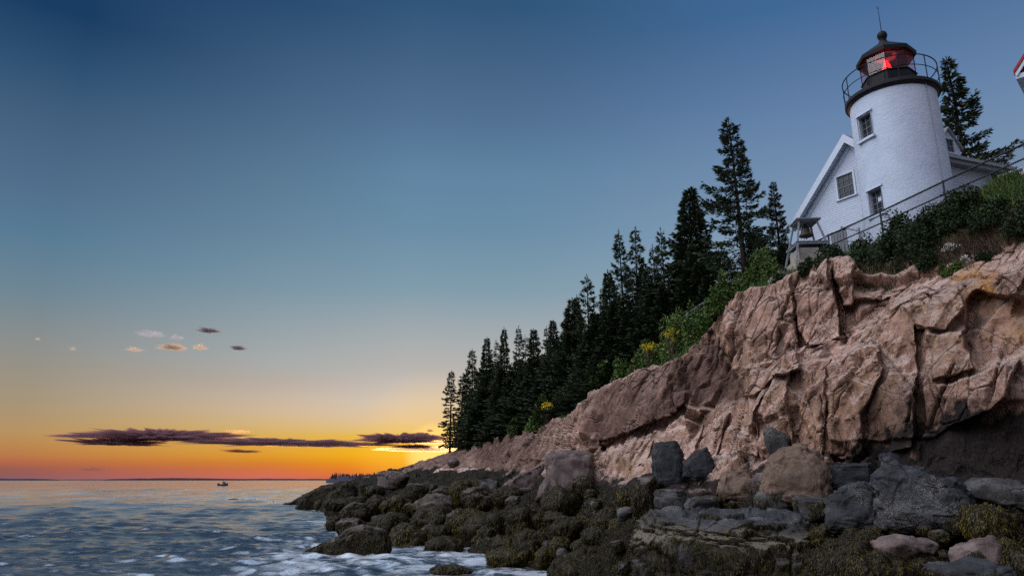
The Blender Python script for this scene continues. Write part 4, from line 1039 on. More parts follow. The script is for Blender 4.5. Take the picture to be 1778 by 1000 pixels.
def flowers(px, py, d, w, h, n, mat, label, size):
    a, _ = ray(px, py); c = P(px, py, d); rg = np.random.default_rng(int(px))
    zb = min(ground_z(a, d), c[2] - .3); hh = c[2] - zb
    off = rg.normal(size=(n, 3)) * [w / 2, w / 2, h / 2]
    r = empty('flower_clump', (c[0], c[1], zb), label, 'flowers', 'flowers on the cliff top'); mb = MB()
    for i in range(min(n, 26)): mb.tube([(off[i, 0] * .3, off[i, 1] * .3, -.05), (off[i, 0], off[i, 1], hh + off[i, 2])], .006, 3, False)
    mb.build('stems', M['bush'] if False else M['twig'], r)
    m = n * 14; k = rg.integers(0, n, m); p = off[k] + [0, 0, hh] + rg.normal(size=(m, 3)) * size * .55
    dv = rg.normal(size=(m, 3)); dv /= np.linalg.norm(dv, axis=1, keepdims=True)
    v, f = cards(p, dv, rg.normal(size=(m, 3)) + [0, 0, 1], np.full((m, 1), size * .6), np.full((m, 1), size * .5)); mk('blossom', v, f, M[mat], r)
flowers(950, 703, 55, .35, .3, 24, 'yellow', 'bright yellow blossoms on the rounded green shrub low on the bank', .12)
flowers(933, 728, 58, .3, .25, 10, 'yellow', 'few pale yellow blossoms between the two lowest shrubs', .08)
flowers(1126, 604, 37, .35, .25, 26, 'yellow', 'yellow blossom cluster above the red-brown overhang', .09)
flowers(1163, 580, 35, .35, .3, 22, 'yellow', 'yellow blossoms on the light green shrub below the mesh fence', .08)
flowers(1100, 628, 39, .25, .2, 7, 'yellow', 'few scattered yellow blossoms on the leafy green shrub', .07)
flowers(1652, 428, 22.9, .3, .08, 26, 'whitefl', 'clump of white flowers in the dry grass below the dark shrubs', .05)
flowers(1680, 448, 22.3, .25, .08, 12, 'whitefl', 'few small white flowers just above the orange stained rock', .04)
# dry grass and grass tufts (uncountable)
def grass(name, boxes, mat, hgt, seed, wd=.012):
    rg = np.random.default_rng(seed); vs = []
    for (x0, y0, x1, y1, d0, d1, n) in boxes:
        px = rg.uniform(x0, x1, n); u = rg.random(n)
        a, _ = ray(px, np.full(n, (y0 + y1) / 2)); dE = np.interp(a, AZ, LN['E'][0]); d = dE + (np.interp(a, AZ, G1[0]) - dE) * (d0 + (d1 - d0) * u)
        z = np.array([ground_z(aa, dd) for aa, dd in zip(a, d)])
        b = np.stack([np.sin(a) * d, np.cos(a) * d, z - .03], 1)
        tuft = rg.normal(size=(60, 3)) * [.35, .35, 0]; tk = rg.integers(0, 60, n)
        lean = tuft[tk] + rg.normal(size=(n, 3)) * [.22, .22, 0]
        L = hgt * rg.uniform(.5, 1.3, (n, 1)); mid = b + lean * L * .4 + [0, 0, 1] * L * .6; tip = b + lean * L * 1.1 + [0, 0, 1] * L * .95
        s = rg.normal(size=(n, 3)) * [1, 1, 0]; s /= np.linalg.norm(s, axis=1, keepdims=True); s *= wd
        vs.append(np.stack([b - s, b + s, mid + s * .8, tip + s * .15, tip - s * .15, mid - s * .8], 1).reshape(-1, 3))
    v = np.concatenate(vs); n = len(v) // 6; k = (np.arange(n) * 6)[:, None]
    f = np.concatenate([k + [0, 1, 2, 5], k + [5, 2, 3, 4]]).astype(np.int32)
    tag(mk(name, v, f, M[mat]), kind='stuff')
grass('dry_grass', [(1618, 380, 1800, 440, .0, .34, 8000), (1560, 430, 1650, 470, .05, .35, 2000), (1490, 470, 1560, 510, .0, .15, 700)], 'drygrass', .30, 3)
grass('grass', [(1225, 470, 1480, 500, .08, 1, 4000), (1480, 440, 1800, 470, .35, 1.1, 6000), (1030, 600, 1240, 660, .1, 1, 3500), (850, 720, 1000, 770, .1, 1, 3000), (775, 780, 850, 790, .1, 1, 1200)], 'bush', .26, 4)

# ------------------------------------------------------------------ lighthouse tower
TA = math.radians(30.5); TD = 32.0
TX, TY = math.sin(TA) * TD, math.cos(TA) * TD; TZ = 11.4
FACE = math.pi * 1.5 - TA                        # local angle that points back to the shore
lh = empty('lighthouse', (TX, TY, TZ), 'round white brick lighthouse tower with a black lantern room and red lamp', 'lighthouse')
def lz(z): return z - TZ
def tower_wall():
    n, rows = 96, 60; R0, R1 = 1.74, 1.66; z0, z1 = 0, lz(18.72)
    vs, uv = [], []
    for i in range(rows + 1):
        z = z0 + (z1 - z0) * i / rows; r = R0 + (R1 - R0) * i / rows
        for k in range(n + 1):
            a = 2 * math.pi * k / n; vs.append((r * math.cos(a), r * math.sin(a), z)); uv.append((a * 1.7, z))
    wins = [(FACE + math.radians(-41), lz(17.36), .33, .52), (FACE + math.radians(-41), lz(14.02), .33, .52)]
    fs = []
    for i in range(rows):
        for k in range(n):
            am = 2 * math.pi * (k + .5) / n; zm = z0 + (z1 - z0) * (i + .5) / rows
            hole = any(abs((am - wa + math.pi) % (2 * math.pi) - math.pi) * 1.7 < ww and abs(zm - wz) < wh for wa, wz, ww, wh in wins)
            if not hole: fs.append((i * (n + 1) + k, i * (n + 1) + k + 1, (i + 1) * (n + 1) + k + 1, (i + 1) * (n + 1) + k))
    o = mk('wall', vs, np.array(fs), M['brick'], lh, True)
    l = o.data.uv_layers.new(name='UVMap'); ix = np.zeros(len(o.data.loops), np.int32); o.data.loops.foreach_get('vertex_index', ix)
    l.data.foreach_set('uv', np.array(uv, np.float32)[ix].ravel())
    for wa, wz, ww, wh in wins:
        ca, sa = math.cos(wa), math.sin(wa); t_ = np.array([-sa, ca, 0]); o_ = np.array([ca, sa, 0]); c = o_ * 1.46 + [0, 0, wz]; rz = wa + math.pi / 2
        W2, H2 = ww + .03, wh + .03
        m = MB()                                  # recess lining
        rin, rout = 1.42, 1.70
        def q(x, z, r): return o_ * r + t_ * x + np.array([0, 0, wz + z])
        for (xa, za, xb, zb) in ((-W2, -H2, -W2, H2), (W2, H2, W2, -H2), (-W2, H2, W2, H2), (W2, -H2, -W2, -H2)):
            m.add([q(xa, za, rin), q(xb, zb, rin), q(xb, zb, rout), q(xa, za, rout)], [[0, 1, 2, 3]])
        w = m.build('window', M['trim'], lh)
        g = MB().box(o_ * 1.45 + [0, 0, wz], (2 * W2, .02, 2 * H2), rz).build('pane', M['glass'], w)
        s = MB()
        for x in (-W2 + .03, W2 - .03): s.box(o_ * 1.475 + t_ * x + [0, 0, wz], (.06, .05, 2 * H2), rz)
        for x in (-ww * .34, ww * .34): s.box(o_ * 1.472 + t_ * x + [0, 0, wz], (.022, .03, 2 * H2 - .12), rz)
        for z in (-H2 + .03, H2 - .03): s.box(o_ * 1.475 + [0, 0, wz + z], (2 * W2 - .12, .045, .06), rz)
        for z in (-wh * .5, 0, wh * .5): s.box(o_ * 1.4735 + [0, 0, wz + z], (2 * W2 - .12, .026, .03 if z == 0 else .02), rz)
        s.build('frame', M['sash'], w)
        MB().box(o_ * 1.66 + [0, 0, wz - H2 - .045], (2 * W2 + .16, .22, .09), rz).build('sill', M['trim'], w)
        if wz < lz(15): MB().box(o_ * 1.49 + t_ * .05 + [0, 0, wz + .12], (.17, .012, .17), rz).build('placard', M['trim'], w)
        MB().box(o_ * 1.67 + [0, 0, wz + H2 + .04], (2 * W2 + .12, .10, .08), rz).build('lintel', M['trim'], w)
tower_wall()
gz = 18.72
MB().lathe([(1.60, lz(gz - .10)), (1.69, lz(gz - .02)), (1.74, lz(gz + .05)), (1.83, lz(gz + .08)), (1.83, lz(gz + .21)), (1.81, lz(gz + .23)), (.9, lz(gz + .24))], 96).build('gallery', M['deckgrey'], lh, False)
dz = gz + .24
# railing
rl = MB(); Rr = 1.82; n = 72
for zz_ in (dz + .98, dz + .50):
    pts_ = [(Rr * math.cos(2 * math.pi * k / n), Rr * math.sin(2 * math.pi * k / n), lz(zz_)) for k in range(n + 1)]
    rl.tube(pts_, .024 if zz_ > dz + .6 else .018, 6, False)
for k in range(10):
    a = FACE + 2 * math.pi * (k + .35) / 10; rl.tube([(Rr * math.cos(a), Rr * math.sin(a), lz(dz - .1)), (Rr * math.cos(a), Rr * math.sin(a), lz(dz + .98))], .022, 6)
rl.build('railing', M['iron'], lh)
Rg = 1.03; wz0, wz1 = dz, 19.83; gz1 = 20.74
oct_ = [FACE + math.pi / 4 * k for k in range(8)]
MB().lathe([(Rg + .02, lz(wz0)), (Rg + .02, lz(wz1 - .05)), (Rg + .07, lz(wz1 - .03)), (Rg + .07, lz(wz1)), (Rg - .06, lz(wz1 + .01))], 8, a0=FACE).build('parapet', M['iron'], lh)
# hatch panel and door on the parapet
pd = MB()
for k in (1, 2):
    a = FACE - math.pi / 4 * (k - .5); rr_ = (Rg + .02) * math.cos(math.pi / 8) + .012
    pd.box((rr_ * math.cos(a), rr_ * math.sin(a), lz(wz0 + .42)), (.52, .02, .66), a + math.pi / 2)
pd.build('hatch', M['deckgrey'], lh)
for k in range(8):
    a0, a1 = oct_[k], oct_[k] + math.pi / 4; r = Rg
    p0, p1 = (r * math.cos(a0), r * math.sin(a0)), (r * math.cos(a1), r * math.sin(a1))
    mk('pane', [(p0[0], p0[1], lz(wz1)), (p1[0], p1[1], lz(wz1)), (p1[0], p1[1], lz(gz1)), (p0[0], p0[1], lz(gz1))], [[0, 1, 2, 3]], M['lglass'], lh)
    MB().tube([(r * math.cos(a0), r * math.sin(a0), lz(wz1)), (r * math.cos(a0), r * math.sin(a0), lz(gz1 + .04))], .022, 6).build('mullion', M['iron'], lh)
rf = MB().lathe([(Rg - .05, lz(gz1)), (1.17, lz(gz1 - .02)), (1.18, lz(gz1 + .15)), (1.12, lz(gz1 + .19)), (.30, lz(gz1 + .80)), (.17, lz(gz1 + .95)), (.17, lz(gz1 + 1.0))], 8, a0=FACE, cap0=False).build('lantern_roof', M['iron'], lh)
MB().lathe([(.10, lz(gz1 + .98)), (.15, lz(gz1 + 1.03)), (.12, lz(gz1 + 1.08)), (.17, lz(gz1 + 1.12)), (.205, lz(gz1 + 1.22)), (.205, lz(gz1 + 1.30)), (.17, lz(gz1 + 1.40)), (.10, lz(gz1 + 1.46)), (.02, lz(gz1 + 1.49))], 20).build('ventilator_ball', M['iron'], rf, True)
rod = MB().tube([(0, 0, lz(gz1 + 1.45)), (0, 0, lz(23.42))], .022, 6, True, .010)
for s_ in (-1, 1): rod.tube([(0, 0, lz(23.34)), (s_ * .07, .02, lz(23.52))], .008, 4)
rod.build('lightning_rod', M['iron'], rf)
# lens and lamp
ln_ = MB()
ln_.lathe([(.44, lz(20.90)), (.50, lz(20.95)), (.42, lz(21.04)), (.30, lz(21.08)), (.30, lz(21.05)), (.38, lz(21.02)), (.43, lz(20.95))], 28, cap0=False, cap1=False)
lens = ln_.build('lens', M['lens'], lh, True)
MB().lathe([(.18, lz(wz1 + .14)), (.19, lz(20.35)), (.16, lz(20.46)), (.11, lz(20.60)), (.06, lz(20.74)), (.02, lz(20.78))], 24).build('lamp', M['lamp'], lens, True)
pl_d = bpy.data.lights.new('lamp_light', 'POINT'); pl_d.energy = 2.2; pl_d.color = (1, .03, .03); pl_d.shadow_soft_size = .12
pl_o = bpy.data.objects.new('lamp_light', pl_d); COL.objects.link(pl_o); pl_o.parent = lh; pl_o.location = (math.cos(FACE) * .32, math.sin(FACE) * .32, lz(20.55))
cb = MB(); a = FACE + math.radians(49)
cb.tube([(1.69 * math.cos(a), 1.69 * math.sin(a), lz(18.8)), (1.69 * math.cos(a + .01), 1.69 * math.sin(a + .01), lz(17)), (1.73 * math.cos(a - .01), 1.73 * math.sin(a - .01), lz(14.5)), (1.75 * math.cos(a), 1.75 * math.sin(a), lz(12))], .016, 5)
cb.build('lightning_cable', M['greytrim'], lh)

# ------------------------------------------------------------------ keeper's house behind the tower
hu = np.array([.504, -.864]); hn = np.array([-.864, -.504]); hr = -hn
A2 = np.array([16.0, 31.1]); ZR, ZE, ZG, HW = 18.75, 15.62, 11.2, 3.13
hs = empty('keepers_house', (A2[0], A2[1], ZG), 'white clapboard keeper\'s house with a steep gable behind the lighthouse', 'house')
def hp(s, o, z):                                  # along the gable wall (s, right +), outwards o, height z -> local
    q = hu * s + hn * o; return (q[0], q[1], z - ZG)
def clap(mb, s0f, s1f, z0, z1, pt, holes=(), row=.115, proud=.012):
    z = z0
    while z < z1 - 1e-4:
        zt = min(z + row, z1); a, b = s0f(z), s1f(z); at, bt = s0f(zt), s1f(zt)
        spans = [(a, b, at, bt)]
        for (h0, h1, hz0, hz1) in holes:
            if zt > hz0 and z < hz1:
                ns = []
                for (x0, x1, y0, y1) in spans:
                    if h1 <= x0 or h0 >= x1: ns.append((x0, x1, y0, y1)); continue
                    if h0 > x0: ns.append((x0, h0, y0, h0))
                    if h1 < x1: ns.append((h1, x1, h1, y1))
                spans = ns
        for (x0, x1, y0, y1) in spans:
            mb.add([pt(x0, proud, z), pt(x1, proud, z), pt(y1, 0.002, zt), pt(y0, 0.002, zt), pt(x0, 0, z), pt(x1, 0, z)], [[0, 1, 2, 3], [5, 1, 0, 4]])
        z = zt
def plane_hit(px, py, base, nrm):                 # sight line meets the vertical plane through base
    a, t_ = ray(px, py); dr = np.array([math.sin(a), math.cos(a)]); d = (base @ nrm) / (dr @ nrm); return dr * d, H + t_ * d
q0, zt0 = plane_hit(1466, 303, A2, hn); q1, zb0 = plane_hit(1465, 346, A2, hn)
wx = float((q0 - A2) @ hu); wzc = (zt0 + zb0) / 2; whh = (zt0 - zb0) / 2 * .95; wwh = .42
qd, ztd = plane_hit(1456, 403, A2, hn); dx = float((qd - A2) @ hu)
gl_ = MB(); slope = (ZR - ZE) / HW
lim = lambda z: HW if z <= ZE else max(.02, (ZR - z) / slope)
clap(gl_, lambda z: -lim(z), lambda z: lim(z), ZG - .3, ZR - .02, hp, [(wx - wwh, wx + wwh, wzc - whh, wzc + whh), (dx - .42, dx + .42, ZG - .3, ztd)])
wl = gl_.build('wall', M['siding'], hs)
sw_ = MB()                                        # long side walls, plain behind the tower and on the far side
def hpr(s, o, z): q = hr * s + hu * (HW + o); return (q[0], q[1], z - ZG)
clap(sw_, lambda z: 0, lambda z: 11, ZG - .3, ZE, hpr)
def hpl(s, o, z): q = hr * s - hu * (HW + o); return (q[0], q[1], z - ZG)
clap(sw_, lambda z: 0, lambda z: 11, ZG - .3, ZE, hpl)
sw_.build('side_wall', M['siding'], hs)
def window(parent, ptf, x, z, hw_, hh_, cols, rows, trim, frame='trim', pane='glass'):
    """ptf(x, out, z) maps to local space; a casing, a glazed sash and a sill"""
    def bx(mb, xa, xb, za, zb, oa, ob):
        c = [ptf(xx, oo, zz_) for zz_ in (za, zb) for xx, oo in ((xa, oa), (xb, oa), (xb, ob), (xa, ob))]
        mb.add(c, [[3, 2, 1, 0], [4, 5, 6, 7], [0, 1, 5, 4], [1, 2, 6, 5], [2, 3, 7, 6], [3, 0, 4, 7]])
    c = MB(); tw = trim
    bx(c, x - hw_ - tw, x - hw_, z - hh_, z + hh_, -.08, .045); bx(c, x + hw_, x + hw_ + tw, z - hh_, z + hh_, -.08, .045); bx(c, x - hw_ - tw, x + hw_ + tw, z + hh_, z + hh_ + tw, -.08, .05)
    w = c.build('window', M[frame], parent)
    g = MB(); bx(g, x - hw_, x + hw_, z - hh_, z + hh_, -.06, -.045); g.build('pane', M[pane], w)
    s = MB(); e = .045
    bx(s, x - hw_, x - hw_ + e, z - hh_, z + hh_, -.044, -.01); bx(s, x + hw_ - e, x + hw_, z - hh_, z + hh_, -.044, -.01)
    for k in range(rows + 1):
        zz_ = z - hh_ + 2 * hh_ * k / rows; t_ = e if k in (0, rows) else (.04 if k * 2 == rows else .018); zz_ = min(max(zz_, z - hh_ + t_ / 2), z + hh_ - t_ / 2)
        bx(s, x - hw_ + e, x + hw_ - e, zz_ - t_ / 2, zz_ + t_ / 2, -.044, -.014)
    for k in range(1, cols):
        xx = x - hw_ + 2 * hw_ * k / cols; bx(s, xx - .010, xx + .010, z - hh_ + e, z + hh_ - e, -.044, -.018)
    s.build('frame', M['sash' if frame == 'trim' else frame], w)
    s2 = MB(); bx(s2, x - hw_ - tw - .03, x + hw_ + tw + .03, z - hh_ - .06, z - hh_, -.08, .09); s2.build('sill', M[frame], w)
window(hs, hp, wx, wzc, wwh, whh, 3, 4, .10)
dr_ = MB()
def bxh(mb, pt, xa, xb, za, zb, oa, ob):
    c = [pt(xx, oo, zz_) for zz_ in (za, zb) for xx, oo in ((xa, oa), (xb, oa), (xb, ob), (xa, ob))]
    mb.add(c, [[3, 2, 1, 0], [4, 5, 6, 7], [0, 1, 5, 4], [1, 2, 6, 5], [2, 3, 7, 6], [3, 0, 4, 7]]); return mb
bxh(dr_, hp, dx - .42, dx + .42, ZG - .3, ztd, -.06, -.01)
for k in range(5): bxh(dr_, hp, dx - .40 + .165 * k, dx - .40 + .165 * k + .14, ZG - .2, ztd - .05, -.01, .012)
door = dr_.build('cellar_door', M['doorgrey'], hs)
# roof: two slabs with overhang, rake boards and soffit
def slab(side, ov=.38, eo=.34, th=.16, L=11.3):
    e = side
    s_e = HW + eo; z_e = ZE - eo * slope
    a = [hp(0, ov, ZR + .24), hp(e * s_e, ov, z_e + .24), hp(e * s_e, -L, z_e + .24), hp(0, -L, ZR + .24)]
    b = [(x, y, z - th) for x, y, z in a]
    f = [[0, 1, 2, 3], [7, 6, 5, 4], [0, 4, 5, 1], [1, 5, 6, 2], [2, 6, 7, 3]]
    if e < 0: f = [list(reversed(k)) for k in f]
    return a + b, f
for sd_ in (-1, 1):
    v_, f_ = slab(sd_); MB().add(v_, f_).build('roof', M['redroof'], hs)
tr_ = MB()
for e in (-1, 1):
    s_e = HW + .33; z_e = ZE - .33 * slope
    # rake board under the roof edge and the soffit behind it
    tr_.add([hp(0, .41, ZR + .235), hp(e * s_e, .41, z_e + .235), hp(e * s_e, .41, z_e - .16), hp(0, .41, ZR - .20), hp(0, .383, ZR + .235), hp(e * s_e, .383, z_e + .235), hp(e * s_e, .383, z_e - .16), hp(0, .383, ZR - .20)],
            [[0, 1, 2, 3], [7, 6, 5, 4], [2, 6, 7, 3], [1, 5, 6, 2]])
    tr_.add([hp(0, .382, ZR - .10), hp(e * s_e, .382, z_e - .06), hp(e * s_e, .024, z_e - .06), hp(0, .024, ZR - .10)], [[0, 1, 2, 3]])
    tr_.add([hp(0, .05, ZR - .12), hp(e * HW, .05, ZE - .12), hp(e * HW, .05, ZE - .40), hp(0, .05, ZR - .42), hp(0, .0, ZR - .12), hp(e * HW, .0, ZE - .12), hp(e * HW, .0, ZE - .40), hp(0, .0, ZR - .42)],
            [[0, 1, 2, 3], [7, 6, 5, 4], [2, 6, 7, 3]])
tr_.build('rake_board', M['trim'], hs)
cbx = MB(); bxh(cbx, hp, -HW - .02, -HW + .12, ZG - .3, ZE - .1, .0, .035); cbx.build('corner_board', M['trim'], hs)
# low wing to the right of the tower with a dormer over it
w0 = P(1643, 268, 33.2)[:2]; w1 = P(1770, 297, 36.8)[:2]; ZW = 16.35
wd_ = (w1 - w0) / np.linalg.norm(w1 - w0); wn = np.array([wd_[1], -wd_[0]])
def wp(s, o, z): q = w0 + wd_ * s + wn * o - A2; return (q[0], q[1], z - ZG)
wm_ = MB(); WL = 9.0
clap(wm_, lambda z: -1.6, lambda z: 2.75, ZG - .3, ZW - .12, lambda s, o, z: wp(s, o - .32, z), row=.125)
wing = wm_.build('wing_wall', M['siding'], hs)
mw = MB(); bxh(mw, wp, 2.78, 2.92, ZG - .3, ZW - .12, -.42, -.30); bxh(mw, wp, WL - .2, WL - .04, ZG + 1, ZW - .14, -.42, -.3)
mw.build('porch_post', M['trim'], hs)
pw = MB(); bxh(pw, wp, 2.9, WL, ZG - .3, ZW - .13, -2.2, -2.1); pw.build('porch_back_wall', M['doorgrey'], hs)
rw = MB(); pit = math.tan(math.radians(17))
def wr(s, o, dzz): return wp(s, o, ZW + dzz - o * pit)
rw.add([wr(-1.6, .05, .06), wr(WL, .05, .06), wr(WL, -3.0, .06), wr(-1.6, -3.0, .06), wr(-1.6, .05, -.05), wr(WL, .05, -.05), wr(WL, -3.0, -.05), wr(-1.6, -3.0, -.05)],
       [[0, 1, 2, 3], [7, 6, 5, 4], [0, 4, 5, 1], [1, 5, 6, 2], [2, 6, 7, 3], [3, 7, 4, 0]])
rw.build('wing_roof', M['darkroof'], hs)
gt = MB(); bxh(gt, wp, -1.6, WL, ZW - .10, ZW + .045, .06, .15); bxh(gt, wp, -1.6, WL, ZW - .26, ZW - .06, -.31, .04); gt.build('gutter', M['greytrim'], hs)
dpos = P(1647, 250, 34.6); dc = dpos[:2]; dfx = np.array([math.cos(math.radians(30)), -math.sin(math.radians(30))]); dfx = wd_; dn = wn
def dpf(s, o, z): q = dc + dfx * s + dn * o - A2; return (q[0], q[1], z - ZG)
zd_top = float(P(1647, 224, 34.6)[2]); zd_e = float(P(1668, 252, 34.8)[2]); zd_b = float(P(1647, 290, 34.6)[2]); dhw = .62; dsl = (zd_top - zd_e) / dhw
dm = MB(); dl = lambda z: dhw if z <= zd_e else max(.02, (zd_top - z) / dsl)
z_w = (float(P(1650, 241, 34.6)[2]) + float(P(1650, 266, 34.6)[2])) / 2; h_w = (float(P(1650, 241, 34.6)[2]) - float(P(1650, 266, 34.6)[2])) / 2
clap(dm, lambda z: -dl(z), lambda z: dl(z), zd_b, zd_top - .02, dpf, [(-.25, .29, z_w - h_w, z_w + h_w)], row=.10)
for e in (-1, 1): dm.add([dpf(e * dhw, 0, zd_b), dpf(e * dhw, -2.2, zd_b), dpf(e * dhw, -2.2, zd_e), dpf(e * dhw, 0, zd_e)], [[0, 1, 2, 3]])
dorm = dm.build('dormer', M['siding'], hs)
window(hs, dpf, .02, z_w, .27, h_w, 3, 2, .05)
for e in (-1, 1):
    ee_ = dhw + .10; ze = zd_top - dsl * ee_
    a = [dpf(0, .12, zd_top + .09), dpf(e * ee_, .12, ze + .09), dpf(e * ee_, -2.4, ze + .09), dpf(0, -2.4, zd_top + .09)]; b = [(x, y, z - .08) for x, y, z in a]
    MB().add(a + b, [[0, 1, 2, 3], [7, 6, 5, 4], [0, 4, 5, 1], [1, 5, 6, 2]]).build('dormer_roof', M['greytrim'], hs)

# ------------------------------------------------------------------ bell stand
bz = 11.55; bd = 27.6; ba, _ = ray(1403, 430); bx_, by_ = math.sin(ba) * bd, math.cos(ba) * bd; brz = -ba + .35
pedz = bz
pc = P(1403, 425, 27.9); pedtop = float(P(1400, 428, 27.2)[2])
pa, _ = ray(1402, 430); pcx, pcy = math.sin(pa) * 27.9, math.cos(pa) * 27.9
ped = empty('concrete_plinth', (pcx, pcy, pedtop - 1.6), 'two-tier weathered concrete base under the fog bell stand', 'concrete base', rz=brz)
MB().box((0, 0, 1.6 - .26), (1.02, 1.02, .52)).box((0, 0, 1.6 - .522 - .45), (1.5, 1.5, .9)).build('upper_block', M['concrete'], ped)
MB().box((-.35, .05, .25), (2.0, 1.5, .92)).build('lower_block', M['concrete'], ped)
fr_z = pedtop - .45
topz = float(P(1400, 380, 27.6)[2]); Hf = topz - fr_z
bs = empty('bell_stand', (pcx, pcy, fr_z), 'small grey wooden stand with splayed legs holding the fog bell', 'bell stand', rz=brz)
b0, t0_ = .66, .38
for sx_ in (-1, 1):
    for sy in (-1, 1):
        MB().tube([(sx_ * b0, sy * b0, 0), (sx_ * t0_ * .86, sy * t0_ * .86, Hf - .10)], .042, 4).build('leg', M['wood_grey'], bs)
MB().box((0, 0, Hf - .025), (.90, .90, .05)).box((0, 0, Hf - .08), (.78, .78, .055)).build('roof', M['wood_grey'], bs)
zs = Hf * .38; ws = b0 + (t0_ * .86 - b0) * .38
sh = MB()
for s_ in (-1, 1): sh.box((0, s_ * ws, zs), (2 * ws + .16, .05, .08)); sh.box((s_ * ws, 0, zs), (.05, 2 * ws - .06, .08))
sh.box((0, 0, zs + .055), (2 * ws + .1, 2 * ws + .1, .03))
sh.build('shelf', M['wood_grey'], bs)
blz = fr_z + Hf - .13
bell = empty('fog_bell', (pcx, pcy, blz - .52), 'dark bronze fog bell hanging under the roof of its stand', 'bell')
MB().lathe([(.25, .06), (.26, .08), (.205, .15), (.165, .24), (.15, .33), (.13, .40), (.08, .45), (.02, .46)], 28).build('bell_body', M['bronze'], bell, True)
MB().tube([(0, 0, .44), (0, 0, .54)], .035, 8).build('hanger', M['iron'], bell)
MB().tube([(0, 0, .3), (0, 0, -.05)], .02, 6).build('clapper', M['iron'], bell)

# ------------------------------------------------------------------ mesh fence along the cliff top
fz = 12.42
fpix = [(1388, 434), (1411, 423), (1438, 409), (1528, 368), (1637, 316), (1778, 250), (1960, 172)]
fpts = []
for px, py in fpix:
    a, t_ = ray(px, py); d = (fz - H) / t_; fpts.append(np.array([math.sin(a) * d, math.cos(a) * d]))
fo = empty('mesh_fence', (fpts[3][0], fpts[3][1], fz - 1.1), 'dark chain-link fence with two pipe rails along the cliff top', 'fence')
def fl(p, z): return (p[0] - fpts[3][0], p[1] - fpts[3][1], z - (fz - 1.1))
MB().tube([fl(p, fz) for p in fpts], .034, 6).build('top_rail', M['steel'], fo)
MB().tube([fl(p, fz - .42) for p in fpts], .028, 6).build('lower_rail', M['steel'], fo)
for p in fpts[1:]: MB().tube([fl(p, fz - 1.5), fl(p, fz + .05)], .032, 7).build('post', M['steel'], fo)
wire = MB(); pit_ = .075; hh_ = 1.0
for i in range(len(fpts) - 1):
    p, q = fpts[i], fpts[i + 1]; L = np.linalg.norm(q - p); u = (q - p) / L; k = -hh_
    while k < L:
        for sgn in (1, -1):
            a0_, a1_ = (k, k + hh_) if sgn > 0 else (k + hh_, k)
            z0_, z1_ = fz - hh_, fz
            s0, s1 = a0_, a1_
            # clip to the bay
            def cl_(s, z, s2, z2):
                if s < 0: f_ = (0 - s) / (s2 - s); return 0, z + (z2 - z) * f_
                if s > L: f_ = (L - s) / (s2 - s); return L, z + (z2 - z) * f_
                return s, z
            A_ = cl_(s0, z0_, s1, z1_); B_ = cl_(s1, z1_, s0, z0_)
            if abs(A_[0] - B_[0]) > .01:
                wire.tube([fl(p + u * A_[0], A_[1]), fl(p + u * B_[0], B_[1])], .003, 3, False)
        k += pit_
wire.build('wire_mesh', M['steel'], fo)
# gate frame standing behind the fence
ga = P(1461, 393, 30.2); gb = P(1491, 396, 29.6); gzb = 11.3
gt_ = empty('pipe_gate', (ga[0], ga[1], gzb), 'short grey pipe gate between two posts before the cellar door', 'gate')
def gl2(p, z): return (p[0] - ga[0], p[1] - ga[1], z - gzb)
for p in (ga, gb): MB().tube([gl2(p, gzb - .2), gl2(p, p[2])], .04, 7).build('post', M['wood_grey'], gt_)
MB().tube([gl2(ga, ga[2] - .05), gl2(gb, gb[2] - .12)], .03, 6).tube([gl2(ga, ga[2] - .6), gl2(gb, gb[2] - .6)], .022, 6).build('rail', M['wood_grey'], gt_)
# short length of fence in the shrubs far down the bank
s0 = P(1192, 545, 37.0); s1 = P(1226, 522, 35.2)
sf_ = empty('fence_panel', (s0[0], s0[1], s0[2] - 1.1), 'short length of grey mesh fence among the green shrubs below the spruces', 'fence')
def sl_(p, z): return (p[0] - s0[0], p[1] - s0[1], z - (s0[2] - 1.1))
MB().tube([sl_(s0, s0[2]), sl_(s1, s1[2])], .03, 6).build('top_rail', M['wood_grey'], sf_)
for p in (s0, (s0 + s1) / 2, s1): MB().tube([sl_(p, p[2] - 1.3), sl_(p, p[2] + .03)], .03, 6).build('post', M['wood_grey'], sf_)
wm2 = MB()
for k in range(36):
    f_ = k / 36
    for sg in (0, 1):
        a_ = s0 + (s1 - s0) * f_; b_ = s0 + (s1 - s0) * min(1, f_ + .3)
        if sg: wm2.tube([sl_(a_, a_[2] - .05), sl_(b_, b_[2] - .95)], .004, 3, False)
        else: wm2.tube([sl_(a_, a_[2] - .95), sl_(b_, b_[2] - .05)], .004, 3, False)
wm2.build('wire_mesh', M['steel'], sf_)

# concrete retaining wall with a white railing, right of the tower
c0 = P(1727, 322, 25.6); c1 = P(1800, 300, 25.0)
cw_d = (c1[:2] - c0[:2]) / np.linalg.norm(c1[:2] - c0[:2]); cw_n = np.array([cw_d[1], -cw_d[0]])
zt_c = float(P(1750, 309, 25.4)[2])
rwall = empty('retaining_wall', (c0[0], c0[1], 10.6), 'plain grey concrete wall at the right edge behind the shrubs', 'wall')
def cp_(s, o, z): q = cw_d * s + cw_n * o; return (q[0], q[1], z - 10.6)
mwl = MB(); bxh(mwl, cp_, 0, 6, 10.4, zt_c - .08, -.35, 0); mwl.build('wall', M['concrete'], rwall)
mcp = MB(); bxh(mcp, cp_, -.04, 6.04, zt_c - .078, zt_c, -.39, .04); mcp.build('coping', M['concrete'], rwall)
wrl = empty('white_railing', (c0[0], c0[1], zt_c), 'low white picket railing standing on the concrete wall', 'railing')
def rp_(s, o, z): q = cw_d * s + cw_n * o; return (q[0], q[1], z)
